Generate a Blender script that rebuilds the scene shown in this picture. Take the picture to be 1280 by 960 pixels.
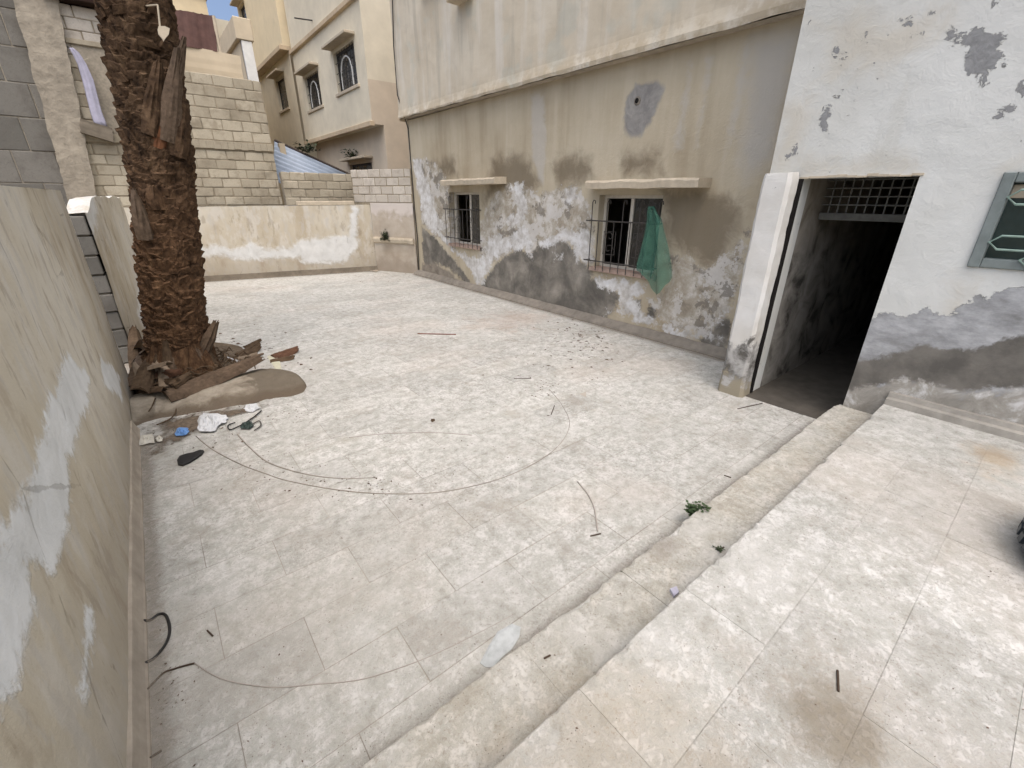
import bpy, math, random
import numpy as np
from mathutils import Vector, Matrix, noise as mnoise

random.seed(7)
rnd = random.Random(11)
scene = bpy.context.scene
for o in list(bpy.data.objects):
    bpy.data.objects.remove(o)

# ------------------------------------------------------------------ camera
F, CX, CY, CAMH = 545.0, 640.0, 480.0, 1.9


def _dir(x, y):
    v = np.array([x - CX, CY - y, F])
    return v / np.linalg.norm(v)


_vy = _dir(165.0, 245.0)
_x2 = -(F * F + (CY - 245.0) * (CY - 250.0)) / (165.0 - CX) + CX
_vx = _dir(_x2, 250.0)
_vz = np.cross(_vy, _vx)
RM = np.stack([_vx, _vy, _vz])          # world = RM @ (right, up, forward)
CAM = np.array([0.0, 0.0, CAMH])


def on(x, y, ax, val):
    """pixel of the 1280x960 photograph -> world point on an axis plane"""
    d = RM @ np.array([x - CX, CY - y, F])
    t = (val - CAM[ax]) / d[ax]
    return CAM + t * d


def pz(x, y, z=0.0): return on(x, y, 2, z)
def px(x, y, X): return on(x, y, 0, X)
def py(x, y, Y): return on(x, y, 1, Y)


cam_data = bpy.data.cameras.new('camera')
cam_data.sensor_width = 36.0
cam_data.lens = 36.0 * F / 1280.0
cam_data.clip_start = 0.05
cam_data.clip_end = 600.0
cam = bpy.data.objects.new('camera', cam_data)
scene.collection.objects.link(cam)
r_, u_, f_ = RM[:, 0], RM[:, 1], RM[:, 2]
cam.matrix_world = Matrix(((r_[0], u_[0], -f_[0], 0), (r_[1], u_[1], -f_[1], 0),
                           (r_[2], u_[2], -f_[2], CAMH), (0, 0, 0, 1)))
scene.camera = cam

# ------------------------------------------------------------------ sky, sun
SUN_EL, SUN_AZ = 66.0, 204.0        # azimuth counted clockwise from +Y: from behind the camera
world = bpy.data.worlds.new('World')
scene.world = world
world.use_nodes = True
wn = world.node_tree
wn.nodes.clear()
sky = wn.nodes.new('ShaderNodeTexSky')
sky.sky_type = 'NISHITA'
sky.sun_disc = False
sky.sun_elevation = math.radians(SUN_EL)
sky.sun_rotation = math.radians(SUN_AZ)
sky.air_density = 0.7
sky.dust_density = 5.0
sky.ozone_density = 1.0
bg = wn.nodes.new('ShaderNodeBackground')
bg.inputs['Strength'].default_value = 0.15
wo = wn.nodes.new('ShaderNodeOutputWorld')
wn.links.new(sky.outputs[0], bg.inputs[0])
wn.links.new(bg.outputs[0], wo.inputs[0])
sun_data = bpy.data.lights.new('sun', 'SUN')
sun_data.energy = 1.3
sun_data.angle = math.radians(110)
sun_data.color = (0.985, 1.0, 0.95)
sun = bpy.data.objects.new('sun', sun_data)
scene.collection.objects.link(sun)
az, el = math.radians(SUN_AZ), math.radians(SUN_EL)
to_sun = Vector((math.sin(az) * math.cos(el), math.cos(az) * math.cos(el), math.sin(el)))
sun.rotation_euler = to_sun.to_track_quat('Z', 'Y').to_euler()
sun.location = to_sun * 30
scene.view_settings.view_transform = 'Standard'
scene.view_settings.look = 'None'
scene.view_settings.exposure = 0.64
scene.view_settings.gamma = 1.0
scene.view_settings.use_curve_mapping = False
scene.render.resolution_x, scene.render.resolution_y = 1024, 768
scene.render.engine = 'CYCLES'
scene.cycles.max_bounces = 6
scene.cycles.diffuse_bounces = 4
scene.cycles.adaptive_threshold = 0.02

# ------------------------------------------------------------------ node helpers


def srgb(r, g, b):
    def c(v):
        v /= 255.0
        return v / 12.92 if v <= 0.04045 else ((v + 0.055) / 1.055) ** 2.4
    return (c(r), c(g), c(b), 1.0)


class M:
    """tiny material builder"""

    def __init__(self, name, rough=0.9, spec=0.2):
        self.m = bpy.data.materials.new(name)
        self.m.use_nodes = True
        self.nt = self.m.node_tree
        self.b = self.nt.nodes['Principled BSDF']
        self.b.inputs['Roughness'].default_value = rough
        self.b.inputs['Specular IOR Level'].default_value = spec
        self.geo = None

    def n(self, t, **kw):
        x = self.nt.nodes.new(t)
        for k, v in kw.items():
            setattr(x, k, v)
        return x

    def put(self, sock, v):
        if v is None:
            return
        if hasattr(v, 'is_linked') or isinstance(v, bpy.types.NodeSocket):
            self.nt.links.new(v, sock)
        else:
            sock.default_value = v

    def pos(self, scale=(1, 1, 1), obj=False):
        if obj:
            t = self.n('ShaderNodeTexCoord').outputs['Object']
        else:
            t = self.n('ShaderNodeNewGeometry').outputs['Position']
        if scale == (1, 1, 1):
            return t
        mp = self.n('ShaderNodeMapping')
        self.put(mp.inputs['Vector'], t)
        mp.inputs['Scale'].default_value = scale
        return mp.outputs[0]

    def noise(self, scale, detail=4, rough=0.55, vec=None, dist=0.0):
        x = self.n('ShaderNodeTexNoise')
        self.put(x.inputs['Vector'], vec if vec is not None else self.pos())
        x.inputs['Scale'].default_value = scale
        x.inputs['Detail'].default_value = detail
        x.inputs['Roughness'].default_value = rough
        x.inputs['Distortion'].default_value = dist
        return x.outputs['Fac']

    def vor(self, scale, vec=None, feature='F1', out='Distance'):
        x = self.n('ShaderNodeTexVoronoi', feature=feature)
        self.put(x.inputs['Vector'], vec if vec is not None else self.pos())
        x.inputs['Scale'].default_value = scale
        return x.outputs[out]

    def math(self, op, a, b=None, c=None, clamp=False):
        x = self.n('ShaderNodeMath', operation=op)
        x.use_clamp = clamp
        self.put(x.inputs[0], a)
        if b is not None:
            self.put(x.inputs[1], b)
        if c is not None:
            self.put(x.inputs[2], c)
        return x.outputs[0]

    def step(self, v, lo, hi, a=0.0, b=1.0):
        x = self.n('ShaderNodeMapRange', interpolation_type='SMOOTHSTEP')
        self.put(x.inputs[0], v)
        x.inputs[1].default_value = lo
        x.inputs[2].default_value = hi
        x.inputs[3].default_value = a
        x.inputs[4].default_value = b
        return x.outputs[0]

    def attr(self, name):
        x = self.n('ShaderNodeAttribute', attribute_name=name)
        return x.outputs['Fac']

    def rand(self):
        return self.n('ShaderNodeObjectInfo').outputs['Random']

    def mix(self, fac, a, b, mode='MIX'):
        x = self.n('ShaderNodeMix', data_type='RGBA', blend_type=mode)
        self.put(x.inputs[0], fac)
        self.put(x.inputs[6], a)
        self.put(x.inputs[7], b)
        return x.outputs[2]

    def ramp(self, fac, stops):
        x = self.n('ShaderNodeValToRGB')
        self.put(x.inputs[0], fac)
        e = x.color_ramp.elements
        while len(e) > 1:
            e.remove(e[-1])
        e[0].position, e[0].color = stops[0]
        for p, c in stops[1:]:
            k = e.new(p)
            k.color = c
        return x.outputs[0]

    def sep(self, axis):
        s = self.n('ShaderNodeSeparateXYZ')
        self.put(s.inputs[0], self.pos())
        return s.outputs[axis]

    def blob(self, cx, cy, rx, ry, nz, amp=0.8, lo=0.0, hi=0.35):
        # stain with an uneven outline around a spot on the ground (metres)
        v = self.n('ShaderNodeVectorMath', operation='SUBTRACT')
        self.put(v.inputs[0], self.pos())
        v.inputs[1].default_value = (cx, cy, 0)
        w = self.n('ShaderNodeVectorMath', operation='MULTIPLY')
        self.put(w.inputs[0], v.outputs[0])
        w.inputs[1].default_value = (1 / rx, 1 / ry, 0)
        l = self.n('ShaderNodeVectorMath', operation='LENGTH')
        self.put(l.inputs[0], w.outputs[0])
        d = self.math('SUBTRACT', 1.0, l.outputs['Value'])
        d = self.math('MULTIPLY_ADD', self.math('SUBTRACT', nz, 0.5), amp * 2, d)
        return self.step(d, lo, hi)

    def color(self, c):
        self.put(self.b.inputs['Base Color'], c)

    def bump(self, h, strength=0.4, dist=0.01):
        x = self.n('ShaderNodeBump')
        x.inputs['Strength'].default_value = strength
        x.inputs['Distance'].default_value = dist
        self.put(x.inputs['Height'], h)
        self.put(self.b.inputs['Normal'], x.outputs[0])

    # ragged mask of a signed distance attribute (inside = positive)
    def ragged(self, name, nz, amp, soft=0.03):
        a = self.math('MULTIPLY_ADD', self.math('SUBTRACT', nz, 0.5), amp, self.attr(name))
        return self.step(a, -soft, soft)


def simple(name, c, rough=0.7, spec=0.3, metal=0.0, nscale=18.0, var=0.25, bump=0.3, bd=0.004, obj=False):
    m = M(name, rough, spec)
    nz = m.noise(nscale, 5, 0.6, m.pos(obj=obj))
    n2 = m.noise(nscale * 0.13, 3, 0.5, m.pos(obj=obj))
    f = m.math('ADD', m.math('MULTIPLY', nz, 0.6), m.math('MULTIPLY', n2, 0.4))
    dark = tuple(v * (1 - var) for v in c[:3]) + (1,)
    light = tuple(min(0.9, v * (1 + var)) for v in c[:3]) + (1,)
    m.color(m.ramp(f, [(0.35, dark), (0.65, light)]))
    m.b.inputs['Metallic'].default_value = metal
    if bump:
        m.bump(nz, bump, bd)
    return m.m


# ------------------------------------------------------------------ object helpers
COL = scene.collection


def mesh_obj(name, verts, faces, mat, parent=None, smooth=False):
    me = bpy.data.meshes.new(name)
    me.from_pydata([tuple(v) for v in verts], [], faces)
    me.update()
    if smooth:
        me.polygons.foreach_set('use_smooth', [True] * len(me.polygons))
    if mat is not None:
        me.materials.append(mat)
    o = bpy.data.objects.new(name, me)
    COL.objects.link(o)
    if parent is not None:
        o.parent = parent
        if parent.type == 'EMPTY' or parent.matrix_basis != Matrix():
            o.matrix_parent_inverse = parent_inv(parent)
    return o


def world_of(o):
    m = o.matrix_basis.copy()
    p = o
    while p.parent:
        m = p.parent.matrix_basis @ p.matrix_parent_inverse @ m if False else (world_of(p.parent) @ p.matrix_parent_inverse @ p.matrix_basis)
        break
    return m


def parent_inv(p):
    return world_of(p).inverted()


def tag(o, label=None, cat=None, group=None, kind=None):
    if label:
        o['label'] = label
    if cat:
        o['category'] = cat
    if group:
        o['group'] = group
    if kind:
        o['kind'] = kind
    return o


def thing(name, label, cat, loc, group=None):
    o = bpy.data.objects.new(name, None)
    o.empty_display_size = 0.2
    o.location = tuple(loc)
    COL.objects.link(o)
    return tag(o, label, cat, group)


class MB:
    """collects shapes into one mesh"""

    def __init__(self):
        self.v, self.f = [], []

    def add(self, vs, fs):
        k = len(self.v)
        self.v += [tuple(map(float, p)) for p in vs]
        self.f += [tuple(i + k for i in q) for q in fs]
        return self

    def box(self, lo, hi, bev=0.0, jit=0.0):
        (x0, y0, z0), (x1, y1, z1) = lo, hi
        if bev <= 0:
            vs = [(x0, y0, z0), (x1, y0, z0), (x1, y1, z0), (x0, y1, z0), (x0, y0, z1), (x1, y0, z1), (x1, y1, z1), (x0, y1, z1)]
            return self.add(vs, [(0, 3, 2, 1), (4, 5, 6, 7), (0, 1, 5, 4), (1, 2, 6, 5), (2, 3, 7, 6), (3, 0, 4, 7)])
        vs, fs = chamfer(x0, y0, z0, x1, y1, z1, bev)
        if jit:
            vs = [(a + rnd.uniform(-jit, jit), b + rnd.uniform(-jit, jit), c + rnd.uniform(-jit, jit)) for a, b, c in vs]
        return self.add(vs, fs)

    def tube(self, pts, r, n=6, caps=True):
        pts = [Vector(p) for p in pts]
        rs = r if isinstance(r, (list, tuple)) else [r] * len(pts)
        rings = []
        up = Vector((0.13, 0.21, 1)).normalized()
        for i, p in enumerate(pts):
            t = (pts[min(i + 1, len(pts) - 1)] - pts[max(i - 1, 0)]).normalized()
            if abs(t.dot(up)) > 0.95:
                ref = Vector((1, 0.1, 0))
            else:
                ref = up
            a = t.cross(ref).normalized()
            b = t.cross(a).normalized()
            rings.append([p + (a * math.cos(2 * math.pi * j / n) + b * math.sin(2 * math.pi * j / n)) * rs[i] for j in range(n)])
        vs = [q for ring in rings for q in ring]
        fs = []
        for i in range(len(pts) - 1):
            for j in range(n):
                k = (j + 1) % n
                fs.append((i * n + j, i * n + k, (i + 1) * n + k, (i + 1) * n + j))
        if caps:
            fs.append(tuple(range(n))[::-1])
            fs.append(tuple((len(pts) - 1) * n + j for j in range(n)))
        return self.add(vs, fs)

    def build(self, name, mat, parent=None, smooth=False):
        return mesh_obj(name, self.v, self.f, mat, parent, smooth)


def chamfer(x0, y0, z0, x1, y1, z1, b):
    """box with chamfered edges: 24 vertices"""
    vs, idx = [], {}
    for sx in (0, 1):
        for sy in (0, 1):
            for sz in (0, 1):
                X, Y, Z = (x0, x1)[sx], (y0, y1)[sy], (z0, z1)[sz]
                dx, dy, dz = (b, -b)[sx], (b, -b)[sy], (b, -b)[sz]
                for ax, p in enumerate(((X, Y + dy, Z + dz), (X + dx, Y, Z + dz), (X + dx, Y + dy, Z))):
                    idx[(sx, sy, sz, ax)] = len(vs)
                    vs.append(p)
    I = idx
    fs = []
    for s in (0, 1):
        q = [I[(s, 0, 0, 0)], I[(s, 1, 0, 0)], I[(s, 1, 1, 0)], I[(s, 0, 1, 0)]]
        fs.append(q if s else q[::-1])
        q = [I[(0, s, 0, 1)], I[(1, s, 0, 1)], I[(1, s, 1, 1)], I[(0, s, 1, 1)]]
        fs.append(q[::-1] if s else q)
        q = [I[(0, 0, s, 2)], I[(1, 0, s, 2)], I[(1, 1, s, 2)], I[(0, 1, s, 2)]]
        fs.append(q if s else q[::-1])
    for a in (0, 1):
        for c in (0, 1):
            q = [I[(0, a, c, 1)], I[(1, a, c, 1)], I[(1, a, c, 2)], I[(0, a, c, 2)]]
            fs.append(q if (a == c) else q[::-1])
            q = [I[(a, 0, c, 0)], I[(a, 1, c, 0)], I[(a, 1, c, 2)], I[(a, 0, c, 2)]]
            fs.append(q if (a != c) else q[::-1])
            q = [I[(a, c, 0, 0)], I[(a, c, 1, 0)], I[(a, c, 1, 1)], I[(a, c, 0, 1)]]
            fs.append(q if (a == c) else q[::-1])
    for sx in (0, 1):
        for sy in (0, 1):
            for sz in (0, 1):
                q = [I[(sx, sy, sz, k)] for k in range(3)]
                fs.append(q if (sx + sy + sz) % 2 else q[::-1])
    return vs, [tuple(f) for f in fs]


def sdf_poly(P, poly):
    """signed distance of points to a polygon, positive inside"""
    poly = np.asarray(poly, float)
    n = len(poly)
    d = np.full(len(P), 1e9)
    inside = np.zeros(len(P), bool)
    for i in range(n):
        a, b = poly[i], poly[(i + 1) % n]
        e = b - a
        w = P - a
        t = np.clip((w @ e) / max(e @ e, 1e-12), 0, 1)
        d = np.minimum(d, np.hypot(w[:, 0] - e[0] * t, w[:, 1] - e[1] * t))
        c = ((a[1] > P[:, 1]) != (b[1] > P[:, 1]))
        with np.errstate(divide='ignore', invalid='ignore'):
            xi = (b[0] - a[0]) * (P[:, 1] - a[1]) / (b[1] - a[1]) + a[0]
        inside ^= c & (P[:, 0] < xi)
    return np.where(inside, d, -d)


def grid_wall(name, pt, ur, vr, step, mat, parent, holes=(), attrs=None, depth=0.0, ndir=(1, 0, 0), relief=None):
    """a wall face as a fine grid. pt(u, v) -> xyz; holes [(u0,u1,v0,v1)] get reveals going 'depth' along ndir.
    attrs {name: [polygon in (u,v)...]} are stored as signed distances that the material reads as stain shapes"""
    def lines(lo, hi, cuts):
        s = {round(lo, 4), round(hi, 4)}
        k = max(1, int(round((hi - lo) / step)))
        reg = [lo + (hi - lo) * i / k for i in range(k + 1)]
        cuts = [c for c in cuts if lo < c < hi]
        for r in reg:
            if all(abs(r - c) > step * 0.45 for c in cuts):
                s.add(round(r, 4))
        for c in cuts:
            s.add(round(c, 4))
        return sorted(s)
    us = lines(ur[0], ur[1], [c for h in holes for c in h[:2]])
    vs_ = lines(vr[0], vr[1], [c for h in holes for c in h[2:]])
    nu, nv = len(us), len(vs_)
    UV = np.array([(u, v) for v in vs_ for u in us])
    verts = [list(pt(u, v)) for u, v in UV]
    nd = np.array(ndir, float)
    if relief:
        for i, (u, v) in enumerate(UV):
            r = relief(u, v)
            for k in range(3):
                verts[i][k] += nd[k] * r
    faces = []
    for j in range(nv - 1):
        vc = (vs_[j] + vs_[j + 1]) / 2
        for i in range(nu - 1):
            uc = (us[i] + us[i + 1]) / 2
            if any(h[0] < uc < h[1] and h[2] < vc < h[3] for h in holes):
                continue
            a = j * nu + i
            faces.append((a, a + 1, a + nu + 1, a + nu))
    # reveals
    ext = []
    for h in holes:
        c = [pt(h[0], h[2]), pt(h[1], h[2]), pt(h[1], h[3]), pt(h[0], h[3])]
        k = len(verts) + len(ext)
        ext += [list(p) for p in c] + [[p[q] + nd[q] * depth for q in range(3)] for p in c]
        for i in range(4):
            j = (i + 1) % 4
            faces.append((k + i, k + j, k + 4 + j, k + 4 + i))
        UV = np.vstack([UV, [(h[0], h[2]), (h[1], h[2]), (h[1], h[3]), (h[0], h[3])] * 2])
    verts += ext
    o = mesh_obj(name, verts, faces, mat, parent, False)
    for nm, polys in (attrs or {}).items():
        d = np.full(len(UV), -9.0)
        for p in polys:
            d = np.maximum(d, sdf_poly(UV, p))
        at = o.data.attributes.new(nm, 'FLOAT', 'POINT')
        at.data.foreach_set('value', d.astype(np.float32))
    return o


def smooth_pts(pix, sub=5):
    out = []
    n = len(pix)
    for i in range(n - 1):
        p0, p1, p2, p3 = [np.array(pix[max(0, min(n - 1, i + k))], float) for k in (-1, 0, 1, 2)]
        for s in range(sub):
            t = s / sub
            out.append(tuple(0.5 * (2 * p1 + (p2 - p0) * t + (2 * p0 - 5 * p1 + 4 * p2 - p3) * t * t + (3 * p1 - p0 - 3 * p2 + p3) * t ** 3)))
    out.append(tuple(pix[-1]))
    return out


def crop(x0, y0, s, pts):
    return [(x0 + a / s, y0 + b / s) for a, b in pts]


def polyX(pts, X):
    return [(lambda q: (q[1], q[2]))(px(x, y, X)) for x, y in pts]


# ------------------------------------------------------------------ materials
def mat_floor(name='floor_stone', tint=None):
    m = M(name, 0.88, 0.2)
    big = m.noise(0.5, 4, 0.6)
    mid = m.noise(2.4, 7, 0.7, dist=0.2)
    blot = m.noise(11.0, 7, 0.76, dist=0.2)
    fine = m.noise(42, 6, 0.8, dist=0.2)
    c = m.ramp(blot, [(0.30, srgb(144, 142, 134)), (0.43, srgb(168, 167, 160)), (0.54, srgb(182, 181, 175)), (0.66, srgb(196, 195, 190))])
    # flaky pale crust in clusters
    cl = m.step(m.noise(1.3, 6, 0.7, dist=0.3), 0.40, 0.60, 0.25, 1.0)
    fl_ = m.step(m.math('ADD', m.math('MULTIPLY', fine, 0.6), m.math('MULTIPLY', blot, 0.4)), 0.49, 0.555)
    c = m.mix(m.math('MULTIPLY', fl_, m.math('MULTIPLY', cl, 0.62)), c, srgb(210, 208, 204))
    c = m.mix(m.step(fine, 0.46, 0.36, 0, 0.6), c, srgb(132, 125, 116))
    # grime clouds and worn patches
    c = m.mix(m.step(mid, 0.51, 0.66, 0, 0.42), c, srgb(154, 148, 138))
    c = m.mix(m.step(mid, 0.46, 0.34, 0, 0.30), c, srgb(206, 204, 200))
    c = m.mix(m.step(big, 0.50, 0.66, 0, 0.22), c, srgb(184, 170, 158))
    c = m.mix(m.step(m.noise(1.1, 6, 0.7, vec=m.pos((1, 1.5, 1))), 0.57, 0.65, 0, 0.3), c, srgb(160, 153, 140))
    for px_, rx, ry, col, f in ((STAIN1, 0.24, 0.16, srgb(122, 110, 90), 0.62), (STAIN2, 0.9, 0.7, srgb(176, 156, 142), 0.4), (STAIN3, 0.35, 0.16, srgb(160, 142, 116), 0.7),
                                (STAIN4, 0.16, 0.12, srgb(128, 120, 110), 0.6), (STAIN5, 1.3, 0.6, srgb(168, 162, 152), 0.35), (STAIN6, 0.5, 0.35, srgb(166, 152, 130), 0.4)):
        c = m.mix(m.math('MULTIPLY', m.blob(px_[0], px_[1], rx, ry, m.math('ADD', m.math('MULTIPLY', mid, 0.6), m.math('MULTIPLY', blot, 0.4)), 2.2, -0.2, 0.9), f), c, col)
    sp = m.vor(60)
    c = m.mix(m.math('MULTIPLY', m.step(sp, 0.17, 0.09), m.step(m.noise(5, 3), 0.48, 0.60, 0, 0.85)), c, srgb(108, 100, 92))
    sp3 = m.vor(17)
    c = m.mix(m.math('MULTIPLY', m.step(sp3, 0.09, 0.05), m.step(m.noise(2.3, 3), 0.50, 0.6, 0, 0.8)), c, srgb(120, 108, 96))
    if tint:
        c = m.mix(m.step(mid, 0.36, 0.6, 0.35, 1.0), c, tint, 'MULTIPLY')
    t = m.math('MULTIPLY_ADD', m.rand(), 0.15, 0.92)
    h = m.n('ShaderNodeHueSaturation')
    m.put(h.inputs['Color'], c)
    m.put(h.inputs['Value'], t)
    m.color(h.outputs[0])
    hh = m.math('ADD', m.math('MULTIPLY', fine, 0.5), m.math('ADD', m.math('MULTIPLY', blot, 0.6), m.math('MULTIPLY', fl_, 0.3)))
    m.bump(hh, 0.55, 0.007)
    return m.m


STAIN1, STAIN3 = pz(1040, 905, 0.295), pz(1245, 575, 0.295)
STAIN2, STAIN4, STAIN5, STAIN6 = pz(640, 400), pz(830, 683, 0.145), pz(300, 800), pz(760, 930, 0.295)
def mat_facade():
    m = M('tan_plaster', 0.93, 0.15)
    big = m.noise(0.7, 4, 0.6)
    stre = m.noise(2.2, 4, 0.6, vec=m.pos((1, 1, 0.12)))
    med = m.noise(4.5, 6, 0.66, dist=0.5)
    fin = m.noise(18, 6, 0.7, dist=0.8)
    c = m.ramp(big, [(0.35, srgb(172, 160, 138)), (0.65, srgb(188, 178, 157))])
    c = m.mix(m.step(stre, 0.45, 0.7, 0, 0.5), c, srgb(200, 192, 173))
    c = m.mix(m.step(stre, 0.48, 0.30, 0, 0.45), c, srgb(152, 139, 116))
    c = m.mix(m.step(m.math('MULTIPLY_ADD', m.math('SUBTRACT', med, 0.5), 0.5, m.attr('brown')), -0.18, 0.14, 0, 0.8), c, srgb(112, 101, 84))
    c = m.mix(m.step(m.math('MULTIPLY_ADD', m.math('SUBTRACT', med, 0.5), 0.25, m.attr('streak')), -0.05, 0.07, 0, 0.7), c, srgb(184, 180, 172))
    c = m.mix(m.step(m.math('MULTIPLY_ADD', m.math('SUBTRACT', med, 0.5), 0.3, m.attr('bluish')), -0.15, 0.15, 0, 0.7), c, srgb(176, 173, 168))
    # broken paint and salt
    wn0 = m.math('ADD', m.math('MULTIPLY', med, 0.6), m.math('MULTIPLY', fin, 0.4))
    peelc = m.ramp(m.noise(4.0, 8, 0.72, dist=0.25), [(0.32, srgb(134, 126, 113)), (0.44, srgb(160, 151, 136)), (0.52, srgb(174, 167, 154)), (0.60, srgb(196, 191, 182)), (0.7, srgb(214, 211, 206))])
    pk = m.ragged('peel', wn0, 0.6, 0.04)
    c = m.mix(pk, c, peelc)
    chip = m.step(m.noise(2.7, 9, 0.66, dist=0.2), 0.535, 0.55)
    c = m.mix(m.math('MULTIPLY', m.math('MULTIPLY', chip, pk), 0.75), c, srgb(200, 197, 192))
    chip2 = m.step(m.noise(2.1, 9, 0.66, vec=m.pos((1.0, 1.0, 1.1))), 0.44, 0.425)
    c = m.mix(m.math('MULTIPLY', m.math('MULTIPLY', chip2, pk), 0.7), c, srgb(116, 110, 101))
    dampc = m.ramp(m.noise(2.4, 7, 0.66, dist=0.3), [(0.3, srgb(88, 85, 80)), (0.46, srgb(110, 106, 99)), (0.58, srgb(132, 127, 118)), (0.72, srgb(158, 152, 142))])
    dm = m.ragged('damp', m.math('ADD', m.math('MULTIPLY', med, 0.7), m.math('MULTIPLY', fin, 0.3)), 0.55, 0.045)
    c = m.mix(dm, c, dampc)
    lowc = m.ramp(med, [(0.35, srgb(120, 112, 102)), (0.65, srgb(150, 142, 130))])
    c = m.mix(m.ragged('low', med, 0.3, 0.05), c, lowc)
    whitec = m.ramp(m.noise(5.5, 7, 0.7), [(0.30, srgb(160, 155, 147)), (0.44, srgb(190, 187, 182)), (0.56, srgb(212, 211, 209)), (0.7, srgb(224, 225, 226))])
    wn_ = m.math('ADD', m.math('MULTIPLY', med, 0.65), m.math('MULTIPLY', fin, 0.35))
    wm = m.ragged('white', m.math('SUBTRACT', wn_, 0.03), 0.85, 0.05)
    c = m.mix(m.math('MULTIPLY', wm, 0.95), c, whitec)
    pm = m.step(m.math('MULTIPLY_ADD', m.math('SUBTRACT', med, 0.5), 0.2, m.attr('patch')), -0.02, 0.05, 0, 0.85)
    c = m.mix(pm, c, m.ramp(med, [(0.4, srgb(122, 122, 124)), (0.6, srgb(150, 149, 147))]))
    c = m.mix(m.step(fin, 0.36, 0.2, 0, 0.35), c, srgb(100, 92, 80))
    m.color(c)
    h = m.math('ADD', m.math('MULTIPLY', fin, 0.35), m.math('MULTIPLY', med, 0.5))
    h = m.math('ADD', h, m.math('MULTIPLY', dm, -0.5))
    h = m.math('ADD', h, m.math('MULTIPLY', wm, 0.2))
    m.bump(h, 0.7, 0.03)
    return m.m


def mat_upper():
    m = M('cream_plaster', 0.93, 0.15)
    big = m.noise(0.8, 4, 0.6)
    st = m.noise(2.6, 4, 0.6, vec=m.pos((1, 1, 0.10)))
    med = m.noise(5, 6, 0.65)
    c = m.ramp(big, [(0.32, srgb(194, 183, 163)), (0.65, srgb(208, 200, 183))])
    c = m.mix(m.step(st, 0.50, 0.68, 0, 0.6), c, srgb(216, 212, 203))
    c = m.mix(m.step(st, 0.47, 0.32, 0, 0.55), c, srgb(170, 164, 150))
    c = m.mix(m.step(m.noise(1.7, 3, 0.5), 0.55, 0.66, 0, 0.5), c, srgb(184, 186, 176))
    z = m.sep(2)
    lip = m.math('MULTIPLY', m.step(z, 3.95, 3.55), m.step(med, 0.4, 0.56))
    c = m.mix(m.math('MULTIPLY', lip, 0.65), c, srgb(170, 155, 130))
    m.color(c)
    m.bump(med, 0.4, 0.02)
    return m.m


def mat_white_wall():
    m = M('white_paint_wall', 0.8, 0.25)
    big = m.noise(0.9, 4, 0.55)
    med = m.noise(6, 7, 0.68, dist=0.5)
    fin = m.noise(26, 6, 0.7, dist=0.6)
    c = m.ramp(big, [(0.35, srgb(198, 198, 192)), (0.6, srgb(209, 210, 206))])
    c = m.mix(m.step(m.noise(1.6, 4, 0.6, dist=1.0), 0.55, 0.72, 0, 0.40), c, srgb(200, 194, 180))
    c = m.mix(m.step(m.math('MULTIPLY_ADD', m.math('SUBTRACT', med, 0.5), 0.4, m.attr('cream')), -0.12, 0.12, 0, 0.65), c, srgb(194, 187, 172))
    grey = m.ramp(m.noise(3.6, 8, 0.7, vec=m.pos((1, 0.7, 1.5))), [(0.36, srgb(130, 130, 129)), (0.5, srgb(156, 157, 158)), (0.62, srgb(180, 181, 182))])
    wn_ = m.math('ADD', m.math('MULTIPLY', med, 0.7), m.math('MULTIPLY', fin, 0.3))
    g = m.ragged('grey', wn_, 0.34, 0.006)
    c = m.mix(g, c, grey)
    damp = m.ramp(m.noise(5, 6, 0.6), [(0.34, srgb(94, 91, 86)), (0.66, srgb(122, 118, 111))])
    d = m.ragged('damp', med, 0.22, 0.02)
    c = m.mix(d, c, damp)
    lowc = m.ramp(med, [(0.34, srgb(136, 132, 124)), (0.52, srgb(160, 156, 148)), (0.66, srgb(205, 204, 202))])
    c = m.mix(m.ragged('low', med, 0.28, 0.03), c, lowc)
    stk = m.noise(3.0, 5, 0.65, vec=m.pos((1, 1, 0.12)))
    c = m.mix(m.math('MULTIPLY', m.step(stk, 0.56, 0.70, 0, 0.35), m.math('SUBTRACT', 1.0, g)), c, srgb(186, 184, 174))
    ch = m.math('MULTIPLY', m.step(m.noise(13, 6, 0.72), 0.665, 0.675), m.step(m.noise(1.2, 3), 0.48, 0.58))
    p = m.math('MAXIMUM', m.ragged('spall', wn_, 0.30, 0.004), ch)
    c = m.mix(p, c, m.ramp(fin, [(0.3, srgb(122, 122, 122)), (0.7, srgb(152, 153, 153))]))
    m.color(c)
    h = m.math('ADD', m.math('MULTIPLY', med, 0.4), m.math('MULTIPLY', fin, 0.12))
    h = m.math('SUBTRACT', h, m.math('MULTIPLY', m.math('MAXIMUM', p, g), 0.45))
    m.bump(h, 0.7, 0.03)
    return m.m


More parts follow.
